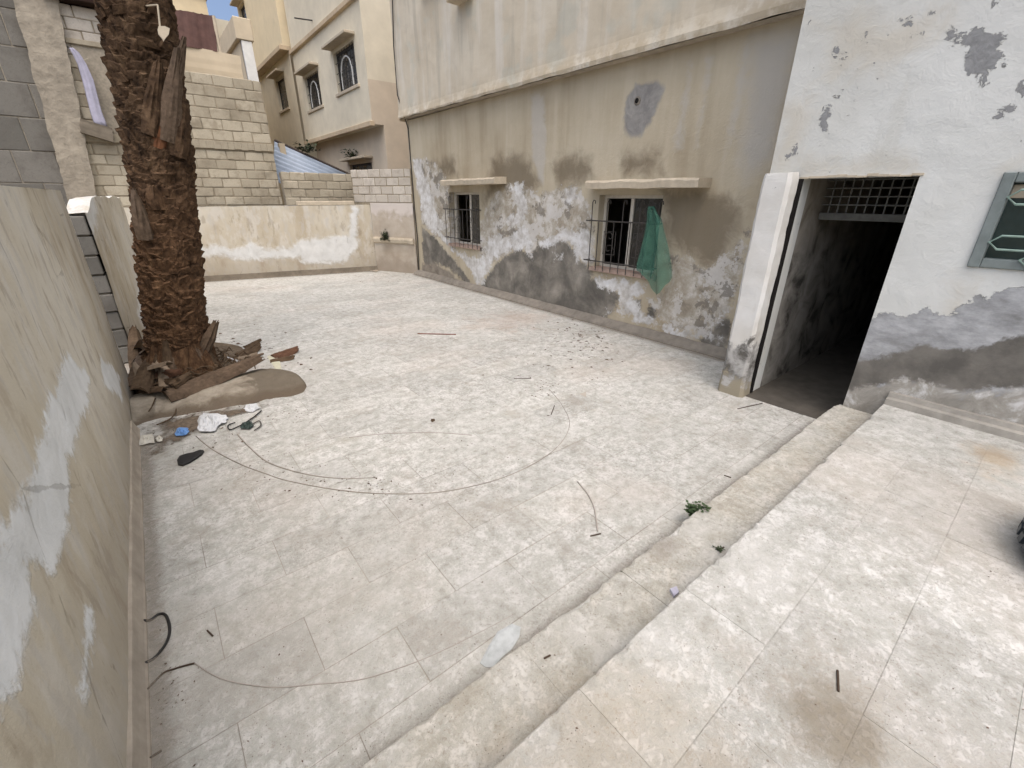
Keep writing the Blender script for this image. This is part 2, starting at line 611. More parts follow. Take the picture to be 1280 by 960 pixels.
def mat_side_wall(name='brown_plaster', soft=0.015, op=0.95, amp=0.30):
    m = M(name, 0.9, 0.15)
    v = m.pos((1, 0.45, 0.28))
    big = m.noise(1.6, 4, 0.55, vec=v)
    med = m.noise(5, 6, 0.62, dist=0.5)
    st = m.noise(4.0, 6, 0.64, vec=m.pos((1, 1, 0.42)))
    fin = m.noise(30, 5, 0.65)
    c = m.ramp(big, [(0.32, srgb(180, 168, 147)), (0.5, srgb(194, 185, 166)), (0.66, srgb(207, 201, 187))])
    c = m.mix(m.step(st, 0.5, 0.62, 0, 0.65), c, srgb(204, 199, 189))
    s2 = m.noise(7, 6, 0.66, vec=m.pos((1, 1, 0.35)))
    c = m.mix(m.step(s2, 0.54, 0.62, 0, 0.5), c, srgb(188, 184, 176))
    c = m.mix(m.step(s2, 0.44, 0.36, 0, 0.45), c, srgb(146, 134, 117))
    c = m.mix(m.step(m.math('MULTIPLY_ADD', m.math('SUBTRACT', med, 0.5), 0.8, m.sep(2)), 0.9, 0.2, 0, 0.5), c, srgb(158, 149, 136))
    c = m.mix(m.step(st, 0.46, 0.34, 0, 0.4), c, srgb(152, 136, 115))
    wn_ = m.math('ADD', m.math('MULTIPLY', med, 0.75), m.math('MULTIPLY', fin, 0.25))
    w = m.ragged('white', wn_, amp, soft)
    c = m.mix(m.math('MULTIPLY', w, op), c, m.ramp(med, [(0.3, srgb(206, 208, 207)), (0.7, srgb(228, 230, 230))]))
    dk = m.math('MULTIPLY', m.step(m.noise(9, 4, 0.7, vec=m.pos((1, 1, 0.5))), 0.66, 0.76), 0.6)
    c = m.mix(dk, c, srgb(104, 98, 90))
    ck = m.vor(1.1, vec=m.n('ShaderNodeVectorMath').outputs[0] if False else m.pos((1, 1, 0.7)), feature='DISTANCE_TO_EDGE')
    ckm = m.math('MULTIPLY', m.step(m.math('MULTIPLY_ADD', m.math('SUBTRACT', med, 0.5), 0.05, ck), 0.007, 0.002), m.step(m.noise(0.9, 3), 0.52, 0.60, 0, 0.30))
    c = m.mix(ckm, c, srgb(92, 84, 73))
    m.color(c)
    h = m.math('ADD', m.math('MULTIPLY', med, 0.6), m.math('MULTIPLY', fin, 0.25))
    h = m.math('ADD', h, m.math('MULTIPLY', w, 0.35))
    h = m.math('SUBTRACT', h, m.math('MULTIPLY', ckm, 0.4))
    m.bump(h, 0.65, 0.022)
    return m.m


def mat_block(name, lo, hi, dirt):
    m = M(name, 0.95, 0.1)
    med = m.noise(4, 5, 0.65)
    fin = m.noise(40, 5, 0.7)
    c = m.mix(m.rand(), lo, hi)
    c = m.mix(m.step(med, 0.5, 0.7, 0, 0.6), c, dirt)
    c = m.mix(m.step(m.noise(0.9, 5, 0.65), 0.5, 0.66, 0, 0.55), c, tuple(v * 0.8 for v in dirt[:3]) + (1,))
    c = m.mix(m.step(fin, 0.5, 0.72, 0, 0.4), c, tuple(v * 0.72 for v in dirt[:3]) + (1,))
    m.color(c)
    m.bump(m.math('ADD', fin, med), 0.6, 0.01)
    return m.m


def mat_trunk():
    m = M('palm_bark', 0.95, 0.1)
    med = m.noise(9, 6, 0.68, dist=0.6)
    fib = m.noise(14, 5, 0.7, vec=m.pos((1.6, 1.6, 0.45)))
    z = m.sep(2)
    c = m.ramp(med, [(0.3, srgb(36, 28, 22)), (0.5, srgb(74, 58, 44)), (0.72, srgb(110, 90, 70))])
    warm = m.ramp(fib, [(0.3, srgb(48, 35, 26)), (0.5, srgb(92, 69, 51)), (0.72, srgb(124, 98, 74))])
    c = m.mix(m.math('MULTIPLY', m.step(z, 2.6, 1.4), m.step(med, 0.35, 0.6, 0.3, 0.8)), c, warm)
    m.color(c)
    m.bump(m.math('ADD', med, fib), 0.8, 0.03)
    return m.m


FLOOR = mat_floor()
TREAD = mat_floor('tread_stone', (0.985, 0.955, 0.90, 1))
FACADE = mat_facade()
UPPER = mat_upper()
WHITEW = mat_white_wall()
SIDEW = mat_side_wall('brown_plaster', 0.03, 0.95, 0.36)
FARW = mat_side_wall('far_plaster', 0.07, 0.75, 0.42)
BARK = mat_trunk()
JOINTP = simple('platform_grout', srgb(172, 166, 157), 0.95, 0.1, nscale=1.6, var=0.3)
JOINT = simple('joint_grout', srgb(156, 149, 139), 0.95, 0.1, nscale=2.2, var=0.45)
CEMENT = simple('cement', srgb(164, 154, 140), 0.95, 0.1, nscale=9, var=0.22)
CEMENT_G = simple('grey_cement', srgb(128, 122, 113), 0.95, 0.1, nscale=9, var=0.25)
DAMPC = simple('damp_cement', srgb(112, 104, 92), 0.9, 0.15, nscale=8, var=0.25)
CANOPY = simple('canopy_concrete', srgb(188, 176, 156), 0.95, 0.1, nscale=10, var=0.16)
BLOCK = mat_block('concrete_block', srgb(160, 151, 133), srgb(184, 175, 156), srgb(138, 128, 110))
BLOCKP = mat_block('pinkish_block', srgb(180, 172, 160), srgb(200, 193, 182), srgb(160, 150, 138))
BLOCKG = mat_block('grey_block', srgb(106, 104, 98), srgb(128, 125, 118), srgb(104, 100, 94))
BLOCKM = simple('block_mortar', srgb(142, 132, 114), 0.98, 0.05, nscale=20)
BLOCKML = simple('block_mortar_pale', srgb(146, 138, 124), 0.98, 0.05, nscale=20)
IRON = simple('dark_iron', srgb(62, 58, 54), 0.65, 0.4, nscale=40, var=0.35)
ALU = simple('window_frame', srgb(196, 190, 178), 0.5, 0.4, nscale=20, var=0.12, bump=0)
GREENM = simple('grey_green_steel', srgb(116, 124, 122), 0.55, 0.4, nscale=14, var=0.22)
GREENB = simple('grille_paint', srgb(128, 150, 140), 0.55, 0.4, nscale=30, var=0.2, bump=0)
DIRT = None
SHADE_BLACK = simple('shade_black', srgb(34, 32, 31), 0.9, 0.1, nscale=20)  # near-black for shade painted into the column gap and pipe hole
WHITEP = simple('white_wash', srgb(220, 219, 214), 0.85, 0.2, nscale=6, var=0.08)
BLACKR = simple('black_rubber', srgb(36, 35, 34), 0.6, 0.4, nscale=40, var=0.3, bump=0.1)
WIREM = simple('dusty_wire', srgb(148, 141, 132), 0.85, 0.2, nscale=12, var=0.3, bump=0)
WIREP = simple('pale_dusty_wire', srgb(158, 151, 144), 0.9, 0.15, nscale=8, var=0.2, bump=0)
TWIG = simple('dry_twig', srgb(74, 62, 53), 0.9, 0.1, nscale=30, var=0.3)
DRYF = simple('dry_frond_base', srgb(128, 114, 98), 0.9, 0.15, nscale=16, var=0.32, obj=True)
BARKR = simple('red_brown_stub', srgb(98, 66, 46), 0.9, 0.12, nscale=26, var=0.4, bump=0.6, bd=0.012)
STUBM = simple('grey_leaf_stub', srgb(92, 78, 65), 0.9, 0.12, nscale=26, var=0.4, bump=0.6, bd=0.012)
DRYD = simple('dark_dry_husk', srgb(84, 70, 56), 0.95, 0.1, nscale=20, var=0.4, obj=True)
REDB = simple('red_brown_bark', srgb(92, 68, 54), 0.95, 0.1, nscale=22, var=0.4, obj=True)
SOIL = simple('soil', srgb(104, 92, 78), 1.0, 0.05, nscale=28, var=0.4, bump=0.8, bd=0.02)
PAPER = simple('litter_white', srgb(202, 204, 206), 0.6, 0.3, nscale=24, var=0.1, obj=True)
FOIL = simple('foil_wrapper', srgb(196, 192, 180), 0.4, 0.5, nscale=30, var=0.2, obj=True)
BLUEP = simple('blue_plastic', srgb(104, 146, 200), 0.4, 0.5, nscale=30, var=0.25, obj=True)
GREYP = simple('pale_blue_scrap', srgb(172, 176, 176), 0.6, 0.3, nscale=30, var=0.2, obj=True)
YELP = simple('pale_yellow_scrap', srgb(190, 187, 166), 0.8, 0.2, nscale=16, var=0.15)
LILAC = simple('lilac_cloth', srgb(170, 168, 184), 0.9, 0.1, nscale=8, var=0.18)
LEAFM = simple('weed_leaf', srgb(62, 78, 50), 0.7, 0.3, nscale=30, var=0.35, bump=0)
LEAFD = simple('dark_leaf', srgb(60, 70, 48), 0.7, 0.3, nscale=30, var=0.35, bump=0)
FROND = simple('palm_frond', srgb(84, 98, 62), 0.7, 0.3, nscale=10, var=0.3, bump=0)
RUST = simple('rusty_sheet', srgb(92, 68, 62), 0.8, 0.25, nscale=6, var=0.28)
BLUEROOF = simple('blue_grey_sheet', srgb(150, 163, 180), 0.5, 0.4, nscale=3, var=0.14, bump=0)
BAGM = simple('dark_bag', srgb(52, 60, 66), 0.45, 0.4, nscale=6, var=0.25, bump=0.3)
FLECK = simple('leaf_litter', srgb(92, 74, 62), 0.95, 0.1, nscale=5, var=0.4, bump=0)

HOUSEB = simple('pale_render', srgb(214, 205, 184), 0.92, 0.15, nscale=2.5, var=0.09, bump=0.2)
HOUSEP = simple('pinkish_render', srgb(202, 188, 168), 0.92, 0.15, nscale=2.5, var=0.09, bump=0.2)
HOUSEC = simple('yellow_render', srgb(214, 199, 168), 0.92, 0.15, nscale=2.5, var=0.08, bump=0.2)
HOUSED = simple('buff_render', srgb(196, 182, 158), 0.92, 0.15, nscale=2.5, var=0.10, bump=0.2)
LEDGE = simple('ledge_render', srgb(190, 172, 146), 0.92, 0.15, nscale=6, var=0.14)


def glass(name, c, rough=0.12):
    m = M(name, rough, 0.5)
    nz = m.noise(5, 4, 0.6)
    m.color(m.ramp(nz, [(0.3, c), (0.7, tuple(v * 1.7 for v in c[:3]) + (1,))]))
    m.put(m.b.inputs['Roughness'], m.step(nz, 0.3, 0.7, rough, rough + 0.25))
    return m.m


GLASS = glass('dusty_glass', srgb(50, 48, 44))
GLASSG = glass('dark_green_glass', srgb(38, 50, 48))


def mat_net():
    m = M('green_netting', 0.85, 0.1)
    m.color(m.ramp(m.noise(9, 4, 0.6), [(0.3, srgb(56, 98, 84)), (0.7, srgb(88, 136, 116))]))
    tr = m.n('ShaderNodeBsdfTransparent')
    mx = m.n('ShaderNodeMixShader')
    w = m.n('ShaderNodeTexChecker')
    m.put(w.inputs['Vector'], m.pos())
    w.inputs['Scale'].default_value = 160
    mx.inputs[0].default_value = 0.62
    m.nt.links.new(tr.outputs[0], mx.inputs[1])
    m.nt.links.new(m.b.outputs[0], mx.inputs[2])
    out = [n for n in m.nt.nodes if n.type == 'OUTPUT_MATERIAL'][0]
    m.nt.links.new(mx.outputs[0], out.inputs[0])
    return m.m


NET = mat_net()

# ------------------------------------------------------------------ ground, courtyard floor, steps
XF, XW, XL = 5.53, 4.65, -0.49       # tan facade, white wall, left wall
H1, H2, Y1, Y2 = 0.145, 0.295, 0.966, 0.632   # step heights and nosing lines

g = MB().add([(-150, -150, -0.10), (150, -150, -0.10), (150, 150, -0.10), (-150, 150, -0.10)], [(0, 1, 2, 3)]).build('ground', SOIL)
tag(g, 'bare earth under and around the courtyard', None, None, 'structure')

yard = MB().box((-0.7, 0.55, -0.09), (5.8, 14.0, -0.002)).build('courtyard_floor', JOINT)
tag(yard, 'pale limestone slab courtyard floor between the walls', None, None, 'structure')
tile_cache = {}


def tile_mesh(w, d, h, bev, mat):
    key = (round(w, 3), round(d, 3), round(h, 3), mat.name)
    if key not in tile_cache:
        vs, fs = chamfer(-w / 2, -d / 2, -h, w / 2, d / 2, 0, bev)
        me = bpy.data.meshes.new('tile')
        me.from_pydata(vs, [], fs)
        me.materials.append(mat)
        tile_cache[key] = me
    return tile_cache[key]


TW, TD, GAP = 0.67, 0.332, 0.003
tiles = []
k, y = 0, 1.158
while y < 13.3:
    x = -0.49 - (0.0 if k % 2 else 0.335) - 0.025
    while x < XF + 0.0:
        x0, x1 = max(x, -0.50), min(x + TW, 5.56 if y > 1.75 else 4.50)
        if x1 - x0 > 0.05:
            tiles.append((x0, x1, y, y + TD))
        x += TW
    y += TD
    k += 1
# the narrow brown strip of slabs at the foot of the step
x = -0.49
while x < 4.5:
    x1 = min(x + TW, 4.62)
    tiles.append((x, x1, 0.965, 1.158))
    x += TW
tiles.sort(key=lambda t: (t[2] + 0.4) ** 2 + 0.3 * (t[0] - 0.6) ** 2)


def tile_clear(t):
    return t[1] - t[0] > 0.04


tiles = [t for t in tiles if tile_clear(t)]
rest = MB()
for i, (x0, x1, y0, y1) in enumerate(tiles):
    w, d = x1 - x0 - GAP, y1 - y0 - GAP
    z = rnd.uniform(-0.001, 0.0015)
    if i < 300:
        o = bpy.data.objects.new('tile', tile_mesh(w, d, 0.03, 0.0012, FLOOR))
        o.location = ((x0 + x1) / 2, (y0 + y1) / 2, z)
        o.rotation_euler = (rnd.gauss(0, 0.0016), rnd.gauss(0, 0.0012), rnd.gauss(0, 0.0016))
        COL.objects.link(o)
        o.parent = yard
    else:
        rest.box((x0 + GAP / 2, y0 + GAP / 2, -0.03), (x1 - GAP / 2, y1 - GAP / 2, z), 0.0025)
if rest.v:
    o = rest.build('far_tiles', FLOOR, yard)
    tag(o, None, None, None, 'stuff')

# lower step and platform
def nosed_slab(x0, x1, y0, y1, zb, zt, mat, parent, name, seed):
    """slab whose front (+Y) edge is worn and chipped"""
    n = max(6, int((x1 - x0) / 0.022))
    vs, fs = [], []
    for i in range(n + 1):
        x = x0 + (x1 - x0) * i / n
        ch = max(0.0, mnoise.noise(Vector((x * 9, seed, 1))) - 0.12) * 0.07 + max(0.0, mnoise.noise(Vector((x * 26, seed, 5))) - 0.2) * 0.035
        wv = 0.003 * mnoise.noise(Vector((x * 3, seed, 3)))
        b = 0.006 + ch
        vs += [(x, y0, zt), (x, y1 - b + wv, zt), (x, y1 - 0.3 * b + wv, zt - 0.35 * b), (x, y1 + wv - ch * 0.15, zt - b), (x, y1 + wv, zb)]
    for i in range(n):
        for j in range(4):
            a = i * 5 + j
            fs.append((a, a + 1, a + 6, a + 5))
    fs += [(4, 3, 2, 1, 0), tuple(n * 5 + k for k in range(5))]
    return mesh_obj(name, vs, fs, mat, parent)


step1 = MB().box((-0.49, 0.40, -0.02), (XW + 0.03, Y1 - 0.02, H1 - 0.0032)).build('lower_step', FLOOR)
tag(step1, 'long low stone step between courtyard and platform', None, None, 'structure')
xs = [-0.49, 0.14, 0.825, 1.49, 2.06, 2.80, 3.50, 3.86, XW]
for a, b in zip(xs[:-1], xs[1:]):
    nosed_slab(a + 0.0009, b - 0.0009, 0.60, Y1 + rnd.uniform(-0.003, 0.003), H1 - 0.034, H1 + rnd.uniform(-0.002, 0.002), TREAD, step1, 'tread_slab', a * 3)
riser = MB()
for a, b in zip(xs[:-1], xs[1:]):
    o = MB().box((a + 0.002, Y1 - 0.02, -0.003), (b - 0.002, Y1 - 0.008, H1 - 0.035), 0.002).build('riser_slab', TREAD, step1)

plat = MB().box((-0.49, -4.0, -0.02), (XW + 0.03, Y2 - 0.02, H2 - 0.0022)).build('platform', FLOOR)
tag(plat, 'raised stone slab platform in front of the white house', None, None, 'structure')
rows = [Y2, 0.285, -0.03, -0.36, -0.70, -1.04, -1.38, -1.72, -2.06, -2.4, -2.75, -3.1]
for k, (yb, ya) in enumerate(zip(rows[:-1], rows[1:])):
    x = [-0.49, 0.12, 0.815, 1.505, 2.20, 2.86, 3.52, 4.15, XW] if k % 2 == 0 else [-0.49, 0.45, 1.13, 1.85, 2.52, 3.10, 3.62, 4.30, XW]
    for a, b in zip(x[:-1], x[1:]):
        if k == 0:
            nosed_slab(a + 0.0009, b - 0.0009, ya + 0.0011, yb + rnd.uniform(-0.003, 0.003), H2 - 0.034, H2 + rnd.uniform(-0.0015, 0.0015), FLOOR, plat, 'slab', a * 5 + 2)
            continue
        vs, fs = chamfer(a + 0.0008, ya + 0.0008, H2 - 0.034, b - 0.0008, yb - (0.0008 if k else rnd.uniform(-0.003, 0.003)), H2 + rnd.uniform(-0.0015, 0.0015), 0.004 if k == 0 else 0.0008)
        mesh_obj('slab', vs, fs, FLOOR, plat)
x = [-0.49, 0.12, 0.815, 1.505, 2.20, 2.86, 3.52, 4.15, XW]
for a, b in zip(x[:-1], x[1:]):
    MB().box((a + 0.002, Y2 - 0.02, H1 - 0.003), (b - 0.002, Y2 - 0.009, H2 - 0.035), 0.002).build('riser_slab', TREAD, plat)

# ------------------------------------------------------------------ tan building (facade at X = XF)
A = thing('tan_building', 'tan plastered building with peeling damp wall and overhanging upper storey', 'building', (XF, 6.5, 0))
W1 = (7.98, 9.15, 0.92, 2.0)
W2 = (3.68, 4.79, 0.88, 1.94)
c8 = lambda p: crop(500, 180, 4, p)
cA = lambda p: crop(700, 200, 4, p)
c3 = lambda p: crop(480, 0, 4, p)
c4 = lambda p: crop(700, 0, 4, p)
P = lambda q: polyX(q, XF)
fac_attrs = {
    'white': [P(c8(q)) for q in [
        [(60, 60), (105, 80), (125, 150), (160, 230), (180, 330), (225, 400), (230, 450), (190, 430), (160, 450), (115, 390), (105, 330), (80, 200)],
        [(110, 390), (170, 440), (215, 480), (260, 530), (300, 570), (340, 620), (372, 680), (385, 705), (420, 690), (440, 650), (470, 620), (460, 590), (520, 560), (600, 520), (660, 570), (665, 470), (640, 420), (600, 400), (540, 470), (480, 440), (430, 500), (400, 560), (330, 560), (270, 510), (210, 440), (150, 400)],
        [(560, 200), (610, 190), (640, 260), (640, 330), (600, 420), (560, 430), (530, 380), (590, 340), (570, 280)],
        [(800, 220), (880, 220), (900, 270), (870, 290), (800, 260)],
        [(700, 500), (760, 460), (820, 420), (880, 430), (940, 420), (965, 520), (935, 610), (890, 585), (880, 520), (800, 490), (710, 540)],
        [(765, 545), (810, 545), (810, 575), (770, 570)]]] +
        [P(cA(q)) for q in [
            [(160, 590), (430, 600), (440, 640), (380, 690), (400, 740), (430, 790), (480, 800), (560, 820), (680, 870), (780, 790), (860, 700), (850, 760), (760, 850), (800, 900), (620, 900), (520, 860), (370, 800), (350, 770), (160, 790), (200, 770), (285, 745), (300, 680), (200, 640)]]],
    'peel': [P(c8(q)) for q in [
        [(460, 260), (560, 200), (640, 230), (700, 250), (780, 220), (900, 230), (950, 330), (970, 440), (960, 600), (900, 560), (830, 500), (760, 490), (700, 510), (660, 560), (600, 530), (520, 560), (460, 600), (400, 560), (395, 420), (430, 330)],
        [(60, 60), (180, 90), (240, 200), (250, 440), (300, 570), (250, 520), (110, 400), (90, 200)]]] +
        [P(cA(q)) for q in [
            [(540, 480), (640, 480), (720, 550), (800, 500), (870, 440), (945, 350), (900, 560), (870, 720), (760, 880), (620, 860), (500, 800), (440, 700), (480, 690), (560, 620)]]],
    'damp': [P(c8(q)) for q in [
        [(110, 420), (180, 470), (250, 560), (300, 610), (330, 660), (375, 730), (330, 700), (250, 620), (170, 600), (120, 640)],
        [(390, 760), (415, 690), (465, 610), (520, 560), (600, 520), (650, 545), (700, 510), (760, 470), (830, 480), (880, 555), (940, 605), (970, 670), (1100, 740), (1095, 800), (1070, 850), (1000, 900), (830, 860), (600, 810)],
        [(560, 430), (600, 410), (590, 480), (550, 490)]]] +
        [P(cA(q)) for q in [
            [(690, 890), (760, 840), (830, 780), (860, 830), (830, 960), (700, 930)],
            [(340, 690), (400, 700), (400, 760), (350, 760)], [(440, 740), (475, 760), (470, 790), (440, 780)]]],
    'low': [P(c8([(110, 600), (180, 600), (250, 640), (300, 690), (360, 730), (380, 770), (250, 770), (110, 680)]))],
    'brown': [P(c8(q)) for q in [
        [(470, 90), (560, 60), (640, 90), (690, 180), (650, 240), (560, 220), (470, 250), (420, 300)],
        [(780, 100), (850, 60), (930, 80), (960, 160), (880, 190), (800, 200)],
        [(170, 100), (270, 80), (280, 150), (180, 150)]]] +
        [P(cA(q)) for q in [
            [(520, 150), (700, 140), (900, 230), (870, 400), (760, 560), (640, 480), (540, 400)],
            [(320, -20), (480, -20), (500, 60), (330, 60)]]],
    'streak': [P(c3([(735, 470), (800, 470), (812, 700), (800, 920), (770, 880), (735, 760)]))] + [P(c4(q)) for q in [
        [(925, 210), (955, 210), (905, 520), (840, 780), (812, 800), (870, 480)],
        [(645, 320), (668, 320), (612, 740), (572, 750)], [(735, 300), (760, 300), (710, 600), (690, 740), (680, 740)]]],
    'bluish': [P(c4([(960, 190), (1200, 160), (1110, 560), (1060, 800), (930, 900), (900, 760), (940, 500)]))],
    'patch': [P(c4([(330, 480), (380, 420), (480, 390), (525, 430), (500, 520), (460, 620), (400, 690), (340, 690), (310, 640)]))],
}
YA0, YA1, ZOV = 1.9, 10.93, 3.55


def rough_relief(amp, sc, seed):
    def f(u, v):
        return amp * mnoise.noise(Vector((u * sc, v * sc, seed))) + amp * 0.4 * mnoise.noise(Vector((u * sc * 4, v * sc * 4, seed + 3)))
    return f


grid_wall('wall', lambda u, v: (XF, u, v), (YA0, YA1), (-0.02, ZOV + 0.02), 0.045, FACADE, A, [W1, W2], fac_attrs, 0.24, (1, 0, 0), rough_relief(0.008, 1.6, 2.0))
XU = XF - 0.15
zlip = lambda u: ZOV + (u - 2.4) * 0.006 + 0.012 * mnoise.noise(Vector((u * 2.5, 0, 4)))
grid_wall('upper_wall', lambda u, v: (XU - 0.03 * math.exp(-((v - ZOV - 0.06) / 0.09) ** 2), u, v if v > ZOV + 0.05 else zlip(u)), (YA0, YA1 + 0.06), (ZOV, 8.2), 0.07, UPPER, A,
          [(8.2, 9.4, 5.6, 6.8), (3.6, 4.9, 5.6, 6.8)], None, 0.2, (1, 0, 0), rough_relief(0.012, 1.4, 9.0))
MB().add([(XU - 0.005, YA0, ZOV - 0.005), (XU - 0.005, YA1 + 0.06, ZOV + 0.045), (XF + 0.3, YA1 + 0.06, ZOV + 0.045), (XF + 0.3, YA0, ZOV - 0.005)], [(0, 1, 2, 3)]).build('soffit', CEMENT, A)
b = MB()
b.add([(XF, YA1, -0.05), (XF + 7, YA1, -0.05), (XF + 7, YA1, 8.2), (XF, YA1, 8.2)], [(0, 1, 2, 3)])
b.add([(XU, YA1 + 0.06, ZOV), (XF + 0.02, YA1 + 0.06, ZOV), (XF + 0.02, YA1 + 0.06, 8.2), (XU, YA1 + 0.06, 8.2)], [(0, 1, 2, 3)])
b.add([(XF + 7, YA0, -0.05), (XF + 7, YA1, -0.05), (XF + 7, YA1, 8.2), (XF + 7, YA0, 8.2)], [(0, 1, 2, 3)])
b.add([(XF, YA0, -0.05), (XF + 7, YA0, -0.05), (XF + 7, YA0, 8.2), (XF, YA0, 8.2)], [(0, 1, 2, 3)])
b.add([(XU, YA0, 8.19), (XF + 7, YA0, 8.19), (XF + 7, YA1 + .06, 8.19), (XU, YA1 + .06, 8.19)], [(0, 1, 2, 3)])
b.build('body', HOUSED, A)
# upper window shutters out of view
for (a0, a1) in ((8.2, 9.4), (3.6, 4.9)):
    w = MB().box((XU + 0.12, a0, 5.6), (XU + 0.16, a1, 6.8)).build('window', GLASS, A)
    MB().box((XU - 0.10, a0 - 0.1, 5.50), (XU + 0.10, a1 + 0.1, 5.58), 0.01).build('sill', CANOPY, w)
q = px(582, 2, XU)
MB().box((XU - 0.25, q[1] - 0.25, q[2] + 0.0), (XU + 0.02, q[1] + 0.25, q[2] + 0.07), 0.01).build('ledge', CANOPY, A)
# the pipe hole with a stub
hq = px(797, 126, XF)
ring = MB()
for s in range(10):
    a0, a1 = 2 * math.pi * s / 10, 2 * math.pi * (s + 1) / 10
    p = lambda a, r, dx: (XF + dx, hq[1] + r * math.cos(a), hq[2] + r * math.sin(a))
    ring.add([p(a0, 0.05, -0.012), p(a1, 0.05, -0.012), p(a1, 0.032, -0.018), p(a0, 0.032, -0.018)], [(0, 1, 2, 3)])
    ring.add([p(a0, 0.05, -0.012), p(a1, 0.05, -0.012), p(a1, 0.06, 0.01), p(a0, 0.06, 0.01)], [(0, 1, 2, 3)])
ring.build('pipe_hole', CEMENT_G, A)
MB().add([(XF - 0.014, hq[1] + 0.034 * math.cos(a * 0.628), hq[2] + 0.034 * math.sin(a * 0.628)) for a in range(10)], [tuple(range(10))]).build('hole_shade_disc', SHADE_BLACK, A)  # near-black disc paints the hole's dark inside; the wall is unbroken


def canopy(y0, y1, z, dep, th, seed):
    """a thin, chipped concrete slab over a window"""
    n = 40
    vs, fs = [], []
    for i in range(n + 1):
        t = i / n
        y = y0 + (y1 - y0) * t
        tap = min(1.0, min(t, 1 - t) * 14 + 0.45)
        d = dep * (tap if t > 0.5 else 1.0) + 0.018 * mnoise.noise(Vector((y * 6, seed, 0)))
        zz = z + 0.012 * mnoise.noise(Vector((y * 3, seed, 5)))
        th2 = th + 0.016 * mnoise.noise(Vector((y * 8, seed, 9)))
        vs += [(XF + 0.03, y, zz + th2), (XF - d + 0.02, y, zz + th2 - 0.01), (XF - d, y, zz + th2 - 0.035), (XF - d + 0.01, y, zz), (XF + 0.03, y, zz)]
    for i in range(n):
        for j in range(4):
            a = i * 5 + j
            fs.append((a, a + 5, a + 6, a + 1))
    fs += [(0, 1, 2, 3, 4), tuple(n * 5 + j for j in (4, 3, 2, 1, 0))]
    return mesh_obj('window_canopy', vs, fs, CANOPY, A)


for (p0, p1), sd in ((((725, 236), (872, 233)), 1.0), (((547, 231), (617, 230)), 7.0)):
    dep = 0.30
    a, c = px(*p0, XF - dep), px(*p1, XF - dep)
    canopy(min(a[1], c[1]), max(a[1], c[1]), (a[2] + c[2]) / 2 - 0.005, dep, 0.115, sd)

# skirting along the foot
sk = MB()
n = 90
for i in range(n + 1):
    y = 1.98 + (10.95 - 1.98) * i / n
    j = 0.012 * mnoise.noise(Vector((y * 2, 3, 1)))
    j2 = 0.01 * mnoise.noise(Vector((y * 5, 8, 1)))
    sk.v += [(XF + 0.03, y, 0.12 + j2), (XF - 0.02 + j, y, 0.11 + j2), (XF - 0.13 + j, y, 0.035 + j2 * 0.5), (XF - 0.15 + j, y, -0.01)]
    if i:
        for q in range(3):
            a = (i - 1) * 4 + q
            sk.f.append((a, a + 1, a + 5, a + 4))
sk.build('skirting', CEMENT_G, A)


